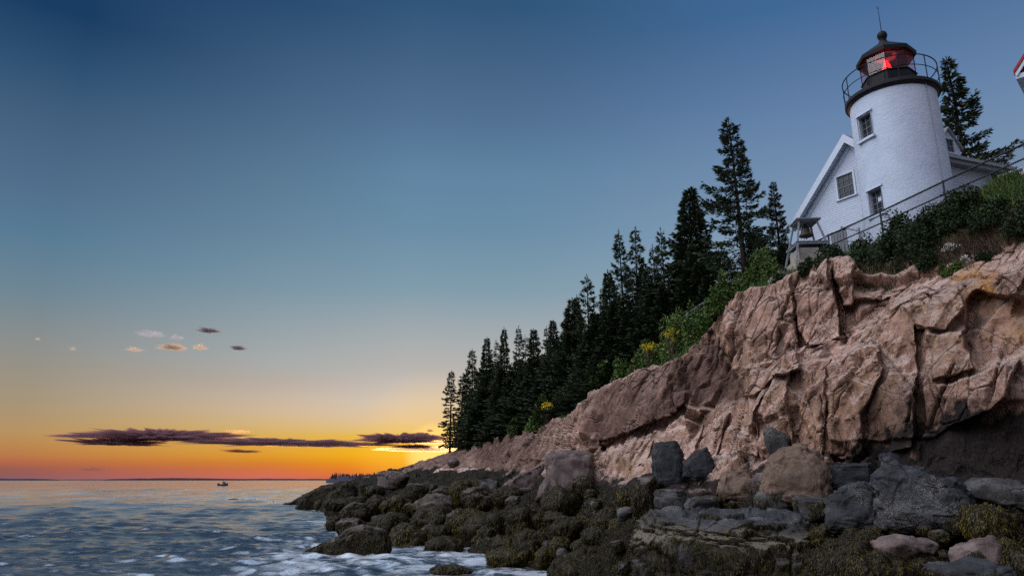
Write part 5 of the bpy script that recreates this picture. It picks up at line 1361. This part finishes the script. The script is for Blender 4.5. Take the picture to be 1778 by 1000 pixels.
m1 = MB(); bxh(m1, rp_, 0, 6,   .20, .235, -.21, -.15); m1.build('top_rail', M['trim'], wrl)
m2 = MB(); bxh(m2, rp_, 0, 6, .05, .09, -.21, -.15); m2.build('bottom_rail', M['trim'], wrl)
for k in range(40):
    m = MB(); bxh(m, rp_, .05 + k * .15, .09 + k * .15, .002, .20, -.2, -.16); m.build('picket', M['trim'], wrl)

# red-roofed outbuilding, only its eave corner in view
oc = P(1763, 134, 25.5); oz = float(oc[2])
ob = empty('outbuilding', (oc[0], oc[1], 11.2), 'white outbuilding whose red roof corner pokes in at the top right edge', 'building')
ex = np.array([.72, -.694]); ey = np.array([.694, .72])
def op(x, y, z): q = ex * x + ey * y; return (q[0], q[1], z - 11.2)
OW, OL = 3.6, 5.0; rz_ = oz + 2.3
m = MB()
for y0_, f_ in ((-.25, 1), (OL + .25, -1)): pass
m.add([op(0, -.25, oz + .12), op(OW / 2, -.25, rz_ + .12), op(OW / 2, OL, rz_ + .12), op(0, OL, oz + .12), op(0, -.25, oz + .0), op(OW / 2, -.25, rz_), op(OW / 2, OL, rz_), op(0, OL, oz)],
      [[0, 1, 2, 3], [7, 6, 5, 4], [0, 4, 5, 1], [3, 7, 4, 0], [1, 5, 6, 2], [2, 6, 7, 3]])
m.add([op(OW, -.25, oz + .12), op(OW / 2, -.25, rz_ + .12), op(OW / 2, OL, rz_ + .12), op(OW, OL, oz + .12), op(OW, -.25, oz), op(OW / 2, -.25, rz_), op(OW / 2, OL, rz_), op(OW, OL, oz)],
      [[3, 2, 1, 0], [4, 5, 6, 7], [1, 5, 4, 0], [0, 4, 7, 3], [3, 7, 6, 2]])
m.build('roof', M['redroof'], ob)
m = MB(); m.add([op(.02, -.22, oz - .003), op(OW / 2, -.22, rz_ - .003), op(OW / 2, -.22, rz_ - .13), op(.06, -.22, oz - .10), op(.02, -.17, oz - .003), op(OW / 2, -.17, rz_ - .003), op(OW / 2, -.17, rz_ - .13), op(.06, -.17, oz - .10)], [[0, 3, 2, 1], [4, 5, 6, 7], [0, 4, 7, 3], [3, 7, 6, 2]])
m.add([op(.02, -.165, oz - .004), op(.02, OL - .1, oz - .004), op(.02, OL - .1, oz - .16), op(.02, -.165, oz - .16), op(.35, -.165, oz - .004), op(.35, OL - .1, oz - .004), op(.35, OL - .1, oz - .16), op(.35, -.165, oz - .16)], [[0, 1, 2, 3], [7, 6, 5, 4], [3, 2, 6, 7], [4, 0, 3, 7]])
m.build('eave_trim', M['trim'], ob)
m = MB()
clap(m, lambda z: .36, lambda z: OW - .36, 11.0, oz - .01, lambda s, o, z: op(s, -o, z)); clap(m, lambda z: .36 + (z - oz) / 2.3 * (OW / 2 - .36), lambda z: OW - .36 - (z - oz) / 2.3 * (OW / 2 - .36), oz - .01, rz_ - .25, lambda s, o, z: op(s, -o, z))
clap(m, lambda z: 0, lambda z: OL - .2, 11.0, oz - .17, lambda s, o, z: op(.36 - o, s, z))
clap(m, lambda z: 0, lambda z: OL - .2, 11.0, oz - .17, lambda s, o, z: op(OW - .36 + o, s, z))
m.build('wall', M['siding'], ob)

# ------------------------------------------------------------------ sea
def build_sea():
    azs = np.concatenate([np.radians(np.linspace(-180, -50, 40, endpoint=False)), np.radians(np.linspace(-50, -37, 60, endpoint=False)), np.radians(np.linspace(-37, 8, 900, endpoint=False)), np.radians(np.linspace(8, 180, 80))])
    ang = np.concatenate([np.linspace(12.0, 7.5, 40, endpoint=False), np.linspace(7.5, .25, 520, endpoint=False), np.geomspace(.25, .009, 40)])
    r = H / np.tan(np.radians(ang))
    Rg_, Ag = np.meshgrid(r, azs, indexing='ij')
    x = np.sin(Ag) * Rg_; y = np.cos(Ag) * Rg_
    dr = np.gradient(r)[:, None]
    rg = np.random.default_rng(5); z = np.zeros_like(x); ox = np.zeros_like(x); oy = np.zeros_like(x)
    n = 110; lam = np.geomspace(.45, 6, n); base = math.radians(14)   # travel direction: towards the shore from the far left
    for i in range(n):
        th = base + rg.normal() * .50 + math.pi; k = 2 * math.pi / lam[i]
        a = .0066 * lam[i] ** .8 * rg.uniform(.4, 1.6)
        ph = rg.uniform(0, 6.28); dx, dy = math.sin(th), math.cos(th)
        w = a * sst(1.6, 4.0, lam[i] / dr)
        arg = k * (dx * x + dy * y) + ph
        z += w * np.cos(arg); ox -= w * dx * np.sin(arg) * .8; oy -= w * dy * np.sin(arg) * .8
    for i in range(26):                                   # longer swell, seen far out
        lm = rg.uniform(9, 26); th = base + rg.normal() * .38 + math.pi; k = 2 * math.pi / lm; dx, dy = math.sin(th), math.cos(th); ph = rg.uniform(0, 6.28)
        w = .042 * rg.uniform(.5, 1.4) * sst(1.4, 2.6, lm / dr); arg = k * (dx * x + dy * y) + ph
        z += w * np.cos(arg); ox -= w * dx * np.sin(arg); oy -= w * dy * np.sin(arg)
    # groups of waves and calmer lanes
    grp = .7 + .55 * fbm(np.stack([x / 9, y / 16, 0 * x], -1).reshape(-1, 3), 3, 71).reshape(x.shape)
    z *= grp * (1 - .0 * x)
    # the swell steepens and dies against the rocks
    jw = np.interp(Ag, AZ, W_d); prox = np.clip((Rg_ - 0) / np.maximum(jw, 1), 0, 3)
    gap = jw - Rg_                                       # metres of water between here and the shoreline along the sight line
    wind = (Ag > A0) & (Ag < math.radians(10))
    near = np.where(wind, np.exp(-np.abs(gap) / 3.0), 0)
    z = z * (1 - .5 * np.clip(near, 0, 1)); ox *= 1 - .6 * near; oy *= 1 - .6 * near
    v = np.stack([x + ox, y + oy, z], -1).reshape(-1, 3)
    # distance to any rock standing in the water, for the foam
    foam = near.copy()
    for (px, py, w_, s_) in ((620, 968, 3.2, 1.0), (545, 966, 2.6, .9), (705, 955, 2.2, .6), (885, 984, 2.6, .8), (1000, 1004, 2.6, .7), (785, 992, 2.0, .6), (575, 905, 3.0, .6), (545, 882, 5, .5), (600, 905, 3, .7), (770, 972, 3.0, .8), (700, 985, 4, .5)):
        d = dist_at_z(px, py, 0); a, _ = ray(px, py); cx, cy = math.sin(a) * d, math.cos(a) * d
        foam = np.maximum(foam, s_ * np.exp(-((x - cx) ** 2 + ((y - cy) * .7) ** 2) / w_ ** 2))
    crest = sst(.10, .42, z)
    nr, na = x.shape; ii = np.arange(nr * na).reshape(nr, na)
    f = np.stack([ii[:-1, :-1], ii[1:, :-1], ii[1:, 1:], ii[:-1, 1:]], -1).reshape(-1, 4)
    t = NT('sea_water'); p = t.pos()
    fo = t.attr('foam'); cr = t.attr('crest')
    sw = t.noise(t.pos((.45, 1.0, 1), (0, 0, .2)), .9, 10, .7, .6); sw2 = t.noise(t.pos((.45, 1.0, 1), (0, 0, .2)), 4.5, 8, .75, .4)
    lace = t.math('ADD', t.math('MULTIPLY', sw, .65), t.math('MULTIPLY', sw2, .35))
    fac = t.mapr(t.math('ADD', lace, t.math('MULTIPLY', fo, .045)), .47, .58)
    fac = t.math('MULTIPLY', fac, t.mapr(fo, .0, .5, .05, .62))
    col = t.mix(fac, t.mix(t.attr('far'), c3(.018, .023, .030), t.ramp(t.noise(t.pos((.09, .013, 1), (0, 0, .25)), 1.0, 8, .7), [(.38, c3(.05, .06, .075)), (.5, c3(.16, .18, .205)), (.62, c3(.25, .265, .29))])), c3(.60, .635, .675))  # far out, silver reflection and dark wave faces are painted into the colour
    fac = t.math('MAXIMUM', fac, t.math('MULTIPLY', t.math('MULTIPLY', cr, .07), t.mapr(lace, .46, .58)))
    b1_ = t.noise(t.pos((.8, 1, 1), (0, 0, .3)), 2.6, 9, .75, .4); b2_ = t.noise(t.pos((.7, 1, 1), (0, 0, .25)), .45, 9, .75, .3)
    fr_ = t.attr('far')
    bmp = t.bump(b1_, .03, .7, t.bump(b2_, .08, .6))
    # small ripples tilt the surface directly, so that they still work far out
    rn = t.n('ShaderNodeTexNoise'); rn.inputs['Scale'].default_value = .8; rn.inputs['Detail'].default_value = 8; rn.inputs['Roughness'].default_value = .75
    t.l(t.pos((.45, 1, 1), (0, 0, .2)), rn.inputs['Vector'])
    v1 = t.n('ShaderNodeVectorMath', operation='SUBTRACT'); t.l(rn.outputs['Color'], v1.inputs[0]); v1.inputs[1].default_value = (.5, .5, .5)
    v2 = t.n('ShaderNodeVectorMath', operation='SCALE'); t.l(v1.outputs[0], v2.inputs[0]); t.l(t.math('ADD', .40, t.math('MULTIPLY', fr_, .6)), v2.inputs['Scale'])
    v3 = t.n('ShaderNodeVectorMath', operation='ADD'); t.l(v2.outputs[0], v3.inputs[0]); t.l(bmp, v3.inputs[1])
    v4 = t.n('ShaderNodeVectorMath', operation='NORMALIZE'); t.l(v3.outputs[0], v4.inputs[0]); bmp = v4.outputs[0]
    t.base(col, t.math('ADD', .08, t.math('MULTIPLY', fac, .4)), t.math('SUBTRACT', .8, t.math('MULTIPLY', fr_, .62)), bmp); t.b.inputs['IOR'].default_value = 1.75; t.b.inputs['Specular Tint'].default_value = (.55, .77, 1.0, 1)
    o = mk('sea', v, f.astype(np.int32), t.m, None, True, {'foam': foam.ravel(), 'crest': crest.ravel(), 'far': sst(45, 170, Rg_).ravel()})
    tag(o, kind='structure')
build_sea()

# ------------------------------------------------------------------ far land and the fishing boat
M['far'] = mat_plain('far_forest', (.045, .04, .055), .95, .15, .01, .05)
M['fartree'] = mat_leaf('far_spruces', c3(.03, .026, .032), c3(.045, .038, .042), c3(.06, .05, .05), .9, .05)
def ridge(name, px0, px1, py_top, d, seed, dep=400, rough=.3):
    n = 90; px = np.linspace(px0, px1, n); prof = np.sin(np.linspace(0, np.pi, n)) ** .35
    nz = fbm(np.stack([px * .05, px * 0, px * 0], 1), 4, seed); hpx = (833 - py_top) * prof * (1 + rough * nz)
    vs = []; rows = 5
    for j in range(rows):
        dd = d + dep * j / (rows - 1); s_ = math.sin(math.pi * j / (rows - 1)) ** .5 if 0 < j < rows - 1 else 0
        a, t_ = ray(px, 833 - hpx * s_)
        vs.append(np.stack([np.sin(a) * dd, np.cos(a) * dd, np.where(s_ > 0, np.maximum(H + t_ * dd, -.5), -2.0)], 1))
    v = np.concatenate(vs); ii = np.arange(rows * n).reshape(rows, n); f = np.stack([ii[:-1, :-1], ii[:-1, 1:], ii[1:, 1:], ii[1:, :-1]], -1).reshape(-1, 4)
    return tag(mk(name, v, f, M['far'], None, True), kind='structure')
ridge('far_hills', -120, 104, 830.2, 5200, 1); ridge('far_hills', 90, 300, 831.8, 8200, 2); ridge('far_hills', 178, 430, 829.8, 5600, 3); ridge('far_hills', 340, 640, 830.6, 6500, 4)
# wooded point half way to the horizon
def island():
    d0 = 880.0; n = 60; px = np.linspace(566, 760, n); top = np.interp(px, [566, 572, 600, 640, 690, 760], [834, 831, 826, 823.5, 822, 822])
    vs = []
    for dd, k in ((d0, 0), (d0 + 30, 1), (d0 + 160, 1), (d0 + 220, 0)):
        a, t_ = ray(px, top); z = (H + t_ * dd) if k else np.full(n, -1.0); vs.append(np.stack([np.sin(a) * dd, np.cos(a) * dd, z], 1))
    v = np.concatenate(vs); ii = np.arange(4 * n).reshape(4, n); f = np.stack([ii[:-1, :-1], ii[:-1, 1:], ii[1:, 1:], ii[1:, :-1]], -1).reshape(-1, 4)
    tag(mk('island', v, f, M['far'], None, True), kind='structure')
    rg = np.random.default_rng(3); V, Fc = [], []; b = 0
    for i in range(420):
        p_ = rg.uniform(572, 755); d = d0 + rg.uniform(10, 190); a, _ = ray(p_, 826); zb = 0 if p_ < 580 else np.interp(p_, [572, 600, 690], [0, 3, 6]); h = rg.uniform(5, 9.5) * np.interp(p_, [572, 585, 600, 690, 755], [1.25, 1.3, .95, .8, .8]); r = h * rg.uniform(.16, .24)
        if 586 < p_ < 592 and rg.random() < .7: continue
        c = np.array([math.sin(a) * d, math.cos(a) * d, zb])
        for l in range(4):
            z0 = h * (.02 + .24 * l); z1 = min(h, z0 + h * .42); rr = r * (1 - l * .23)
            ring = [c + [rr * math.cos(q + l) * rg.uniform(.7, 1.2), rr * math.sin(q + l) * rg.uniform(.7, 1.2), z0] for q in np.arange(6) * 1.047]
            V += ring + [c + [0, 0, z1]]; Fc += [[b + q, b + (q + 1) % 6, b + 6] for q in range(6)]; b += 7
    tag(mk('distant_woods', V, np.array(Fc), M['fartree']), kind='stuff')
island()
def boat():
    d = 470.0; a, _ = ray(387, 839); c = (math.sin(a) * d, math.cos(a) * d, 0)
    r = empty('fishing_boat', c, 'small dark lobster boat with a grey wheelhouse out at sea', 'boat', rz=-a)
    L = 2.9; st_ = []; 
    for i in range(13):
        u = i / 12; x = -L + 2 * L * u; hw = 1.25 * (1 - max(0, (u - .45) / .55) ** 2.2) * (.9 + .1 * min(1, u * 4)); sh_ = .72 + .95 * u ** 2.2
        st_.append([(x, -hw, sh_), (x, -hw * .86, .15), (x, 0, -.35), (x, hw * .86, .15), (x, hw, sh_), (x, hw * .9, sh_ - .06), (x, 0, sh_ - .10), (x, -hw * .9, sh_ - .06)])
    v = [p for s_ in st_ for p in s_]; f = []
    for i in range(12):
        for k in range(8): f.append([i * 8 + k, i * 8 + (k + 1) % 8, (i + 1) * 8 + (k + 1) % 8, (i + 1) * 8 + k])
    f.append(list(range(8))); f.append([96 + k for k in reversed(range(8))])
    mk('hull', v, f, mat_plain('hull_paint', (.05, .055, .07), .4, .1, 2, .5), r)
    MB().add([(-.2, -.8, .7), (1.7, -.7, .85), (1.7, .7, .85), (-.2, .8, .7), (-.3, -.8, 2.25), (1.35, -.7, 2.2), (1.35, .7, 2.2), (-.3, .8, 2.25)], [[3, 2, 1, 0], [4, 5, 6, 7], [0, 1, 5, 4], [1, 2, 6, 5], [2, 3, 7, 6], [3, 0, 4, 7]]).build('wheelhouse', M['greytrim'], r)
    MB().box((.45, 0, 2.30), (2.4, 1.8, .09)).build('roof', M['greytrim'], r)
    for s_ in (-1, 1):
        MB().box((.55, s_ * .78, 1.75), (1.3, .05, .5)).build('window', M['glass'], r)
    MB().tube([(.1, 0, 2.3), (.1, 0, 4.0)], .05, 6).tube([(-.3, 0, 3.3), (.5, 0, 3.3)], .03, 5).build('mast', M['steel'], r)
    MB().box((-2.4, 0, 1.0), (1.4, 1.5, .7)).build('trap_stack', M['iron'], r)
boat()

# ------------------------------------------------------------------ clouds (real volumes far out over the sea)
def cloud_mat(name, dens, aniso=.55, col=(.86, .80, .86)):
    m = bpy.data.materials.new(name); m.use_nodes = True; nt = m.node_tree; nt.nodes.clear()
    o = nt.nodes.new('ShaderNodeOutputMaterial'); v = nt.nodes.new('ShaderNodeVolumePrincipled')
    v.inputs['Color'].default_value = (*col, 1); v.inputs['Density'].default_value = dens; v.inputs['Anisotropy'].default_value = aniso
    nt.links.new(v.outputs[0], o.inputs['Volume']); return m
def cloud(box, label, dens, seed, d=6000, dep=.5, ragged=.5, aniso=.55, col=(.86, .80, .86), flat=.5, group='small clouds at sunset'):
    x0, y0, x1, y1 = box; c = P((x0 + x1) / 2, (y0 + y1) / 2, d); a, t_ = ray((x0 + x1) / 2, (y0 + y1) / 2)
    zc = d * (math.cos(a) * CP + t_ * SP); w = (x1 - x0) * zc / F / 2; h = (y1 - y0) * zc / F / 2
    v, f = ico(6); v = v.copy()
    fx = (1.0, 1.0) if y1 - y0 > 12 and x1 - x0 > 150 else (.5, 1.6)
    n1 = fbm(v * [4.2 * fx[0], 1.5 * fx[1], 1.6 * fx[1]] + seed * 3.1, 5, seed, .6); n2 = fbm(v * [15 * fx[0], 4 * fx[1], 4 * fx[1]] + seed, 4, seed + 5, .65)
    r = 1 + ragged * n1 + ragged * .9 * n2
    r = np.clip(r, .12, None)
    v = v * r[:, None]; v[:, 2] = np.where(v[:, 2] < 0, v[:, 2] * flat, v[:, 2])
    v = (v - (v.max(0) + v.min(0)) / 2) / ((v.max(0) - v.min(0)) / 2)
    loc = np.stack([v[:, 0] * w, v[:, 1] * w * dep, v[:, 2] * h], 1)
    o = mk('cloud', loc, f, cloud_mat('cloud_vapour', dens * 2.2, aniso, col), None, True)
    o.location = [float(k) for k in c]; o.rotation_euler = (0, 0, -float(a)); tag(o, label, 'cloud', group); return o
DK = (.50, .27, .29)
CL = [
 ((92, 742, 445, 767), 'longest low purple cloud bank above the left horizon', .022, 1, dict(col=DK, ragged=.8, dep=.4)),
 ((105, 760, 300, 774), 'thin dark strip under the left half of the long bank', .03, 2, dict(col=DK, ragged=.9)),
 ((290, 761, 715, 774), 'thin dark tail joining the two big low clouds', .022, 3, dict(col=DK, ragged=1.0)),
 ((608, 748, 786, 771), 'dark lens-shaped cloud just left of the leftmost spruces', .026, 4, dict(col=DK, ragged=.85)),
 ((668, 770, 762, 779), 'thin dark sliver under the lens-shaped cloud', .03, 5, dict(col=DK, ragged=.9)),
 ((378, 779, 462, 786), 'thin purple sliver under the right end of the long bank', .016, 6, dict(col=DK, ragged=.9)),
 ((122, 809, 194, 818), 'faint grey smudge of cloud close above the sea horizon', .006, 7, dict(col=DK, ragged=.85)),
 ((640, 775, 815, 784), 'pale glowing streak of cloud beside the setting sun', .006, 21, dict(col=(1, .95, .85), ragged=.5, aniso=.82)),
 ((690, 764, 830, 770), 'thin bright streak of cloud under the lens-shaped one', .006, 22, dict(col=(1, .95, .85), ragged=.5, aniso=.82)),
 ((430, 768, 560, 775), 'orange glowing streak under the thin dark tail', .004, 31, dict(col=(1, .82, .5), ragged=.9, aniso=.75)),  # added orange-tinted strips: sunlit cloud undersides put into the vapour colour
 ((545, 769, 660, 776), 'bright golden streak between the two big low clouds', .004, 32, dict(col=(1, .82, .5), ragged=.9, aniso=.75)),
 ((380, 745, 440, 752), 'small orange streak at the upper right end of the long bank', .005, 33, dict(col=(1, .8, .5), ragged=.9, aniso=.75)),
 ((737, 744, 755, 750), 'tiny dark puff above the lens-shaped cloud', .03, 8, dict(col=DK, ragged=.9)),
 ((338, 567, 386, 579), 'upper small slate-dark cloud, highest of the scattered ones', .030, 9, dict(col=(.30, .26, .33), ragged=1.1)),
 ((396, 598, 432, 609), 'small slate-dark cloud at the right end of the scattered ones', .034, 10, dict(col=(.30, .26, .33), ragged=1.1)),
 ((232, 570, 292, 587), 'faint pinkish veil cloud above the orange clouds', .007, 11, dict(ragged=1.1, aniso=.3)),
 ((293, 579, 322, 592), 'small pink grey cloud right of the faint veil', .016, 12, dict(ragged=1.1, aniso=.3)),
 ((267, 594, 327, 609), 'orange-lit cloud in the middle of the scattered ones', .024, 13, dict(ragged=1.1, col=(1, .80, .62))),
 ((213, 600, 256, 611), 'pale orange wisp left of the orange-lit cloud', .012, 14, dict(ragged=1.2, col=(1, .80, .62))),
 ((332, 595, 363, 608), 'brightest orange puff right of the orange-lit cloud', .020, 15, dict(ragged=1.1, col=(1, .86, .66))),
 ((60, 585, 71, 591), 'tiny orange puff farthest left in the sky', .02, 16, dict(ragged=.5, col=(1, .84, .64))),
 ((119, 600, 135, 609), 'tiny orange wisp between the farthest left puff and the rest', .014, 17, dict(ragged=1.2, col=(1, .84, .64))),
]
for box, label, dens, sd, kw in CL: cloud(box, label, dens, sd, **kw)

# ------------------------------------------------------------------ sky, sun, camera
SUN_AZ, SUN_EL = math.radians(-6.0), math.radians(2.0)
w = bpy.data.worlds.new('World'); scn.world = w; w.use_nodes = True; nt = w.node_tree; nt.nodes.clear()
class WN(NT):
    def __init__(s, nt): s.t = nt
W = WN(nt)
out = W.n('ShaderNodeOutputWorld'); bg = W.n('ShaderNodeBackground'); W.l(bg.outputs[0], out.inputs[0])
tc = W.n('ShaderNodeTexCoord'); sx = W.n('ShaderNodeSeparateXYZ'); W.l(tc.outputs['Generated'], sx.inputs[0])
X, Y, Zz = sx.outputs
az = W.math('ARCTAN2', X, Y)
ZM = .60
zf = W.math('DIVIDE', Zz, ZM)
def elz(px, py): a, t_ = ray(px, py); return float(t_ / math.sqrt(1 + t_ * t_))
def skyramp(px, samples):
    st_ = sorted([(max(0.0, min(1.0, elz(px, y) / ZM)), lin(*c)) for y, c in samples]); return W.ramp(zf, st_)
LEFT = [(0, (24, 61, 98)), (100, (45, 80, 114)), (200, (66, 96, 126)), (300, (78, 107, 137)), (400, (86, 122, 148)), (500, (108, 133, 148)), (600, (140, 143, 140)), (690, (163, 147, 122)), (720, (172, 147, 112)), (748, (182, 145, 98)), (770, (184, 135, 82)), (790, (184, 120, 74)), (800, (178, 106, 72)), (812, (156, 92, 80)), (822, (145, 90, 88)), (832, (130, 96, 106))]
MID2 = [(0, (42, 77, 113)), (100, (61, 93, 127)), (200, (75, 106, 138)), (300, (88, 121, 149)), (400, (101, 134, 157)), (500, (122, 149, 165)), (625, (165, 170, 170)), (660, (180, 171, 162)), (690, (196, 180, 162)), (715, (207, 182, 150)), (738, (212, 180, 124)), (758, (216, 172, 84)), (785, (220, 158, 52)), (795, (216, 146, 42)), (805, (210, 124, 48)), (815, (205, 112, 65)), (825, (206, 108, 84)), (833, (190, 105, 100))]
MID = [(0, (47, 85, 121)), (100, (66, 98, 132)), (200, (80, 112, 146)), (300, (95, 132, 162)), (400, (105, 141, 166)), (500, (126, 155, 171)), (600, (168, 173, 174)), (640, (180, 178, 174)), (660, (190, 185, 180)), (700, (210, 197, 180)), (728, (222, 195, 160)), (745, (224, 192, 128)), (758, (232, 185, 70)), (775, (240, 182, 30)), (790, (243, 178, 5)), (810, (235, 140, 10)), (820, (225, 118, 20)), (833, (200, 95, 50))]
RIGHT = [(0, (64, 104, 150)), (100, (84, 116, 158)), (200, (100, 130, 168)), (300, (116, 142, 174)), (400, (134, 156, 182)), (500, (152, 166, 182)), (620, (180, 180, 180)), (700, (205, 190, 165)), (760, (215, 180, 135)), (833, (200, 140, 110))]
cl_ = skyramp(50, LEFT); cn_ = skyramp(490, MID2); cm_ = skyramp(700, MID); cr_ = skyramp(1400, RIGHT)
c = W.mix(W.mapr(az, math.radians(-34), math.radians(-18), smooth=False), cl_, cn_); c = W.mix(W.mapr(az, math.radians(-18), math.radians(-8.5), smooth=False), c, cm_); c = W.mix(W.mapr(az, math.radians(-3), math.radians(27)), c, cr_)
# glow round the setting sun
sv = (math.sin(SUN_AZ) * math.cos(SUN_EL), math.cos(SUN_AZ) * math.cos(SUN_EL), math.sin(SUN_EL))
dp = W.n('ShaderNodeVectorMath', operation='DOT_PRODUCT'); W.l(tc.outputs['Generated'], dp.inputs[0]); dp.inputs[1].default_value = sv
gl1 = W.mapr(dp.outputs['Value'], math.cos(math.radians(7)), math.cos(math.radians(1.0)))
c = W.mix(W.math('MULTIPLY', gl1, .3), c, lin(255, 205, 80))
gl2_ = W.mapr(dp.outputs['Value'], math.cos(math.radians(2.6)), math.cos(math.radians(.6)))
c = W.mix(W.math('MULTIPLY', gl2_, .9), c, (1.25, .80, .22, 1))
# added bright lobe and fill in the unseen sky, to light the shore
ky = Vector((-.50, -.22, .84)).normalized()
dk = W.n('ShaderNodeVectorMath', operation='DOT_PRODUCT'); W.l(tc.outputs['Generated'], dk.inputs[0]); dk.inputs[1].default_value = ky
c = W.mix(W.mapr(Zz, .62, .9), c, (.075, .145, .26, 1), 'DARKEN')
bk = W.mapr(dk.outputs['Value'], .66, .985)
c = W.mix(bk, c, (5.0, 5.1, 5.7, 1))
bk2 = W.math('MULTIPLY', W.mapr(Y, .1, -.5), .8)
c = W.mix(bk2, c, (.15, .175, .25, 1), 'LIGHTEN')
up_ = W.math('MULTIPLY', W.mapr(Zz, .60, .85), W.mapr(Y, .15, -.25, 0, .9))
c = W.mix(up_, c, (.42, .50, .68, 1))
sky = W.n('ShaderNodeTexSky'); sky.sky_type = 'NISHITA'; sky.sun_disc = False; sky.sun_elevation = SUN_EL; sky.sun_rotation = SUN_AZ
nsk = W.mix(1.0, c, W.mix(1.0, sky.outputs[0], (.0015, .0015, .0015, 1), 'MULTIPLY'), 'ADD')
# below the horizon: dim sea light
c = W.mix(W.mapr(Zz, -.02, -.002), (.05, .06, .075, 1), nsk)
W.l(c, bg.inputs[0]); bg.inputs[1].default_value = 1.0

sl_d = bpy.data.lights.new('sun', 'SUN'); sl_d.energy = 1.4; sl_d.angle = math.radians(.5); sl_d.color = (1.0, .52, .20)
so = bpy.data.objects.new('sun', sl_d); COL.objects.link(so)
so.rotation_euler = (Vector((0, 0, 0)) - Vector(sv)).to_track_quat('-Z', 'Y').to_euler()

cam = bpy.data.cameras.new('camera'); co = bpy.data.objects.new('camera', cam); COL.objects.link(co)
co.location = (0, 0, H); co.rotation_euler = (math.pi / 2 + PITCH, 0, 0); cam.sensor_width = 36; cam.lens = 36 * F / 1778; cam.clip_end = 60000; cam.clip_start = .1
scn.camera = co
scn.view_settings.view_transform = 'Standard'; scn.view_settings.look = 'None'; scn.view_settings.exposure = 0; scn.view_settings.gamma = 1
scn.render.engine = 'CYCLES'; scn.cycles.use_denoising = False; scn.cycles.denoising_prefilter = 'ACCURATE'; scn.cycles.volume_bounces = 1; scn.cycles.max_bounces = 8; scn.cycles.diffuse_bounces = 3
scn.cycles.transparent_max_bounces = 16; scn.cycles.sample_clamp_indirect = 6
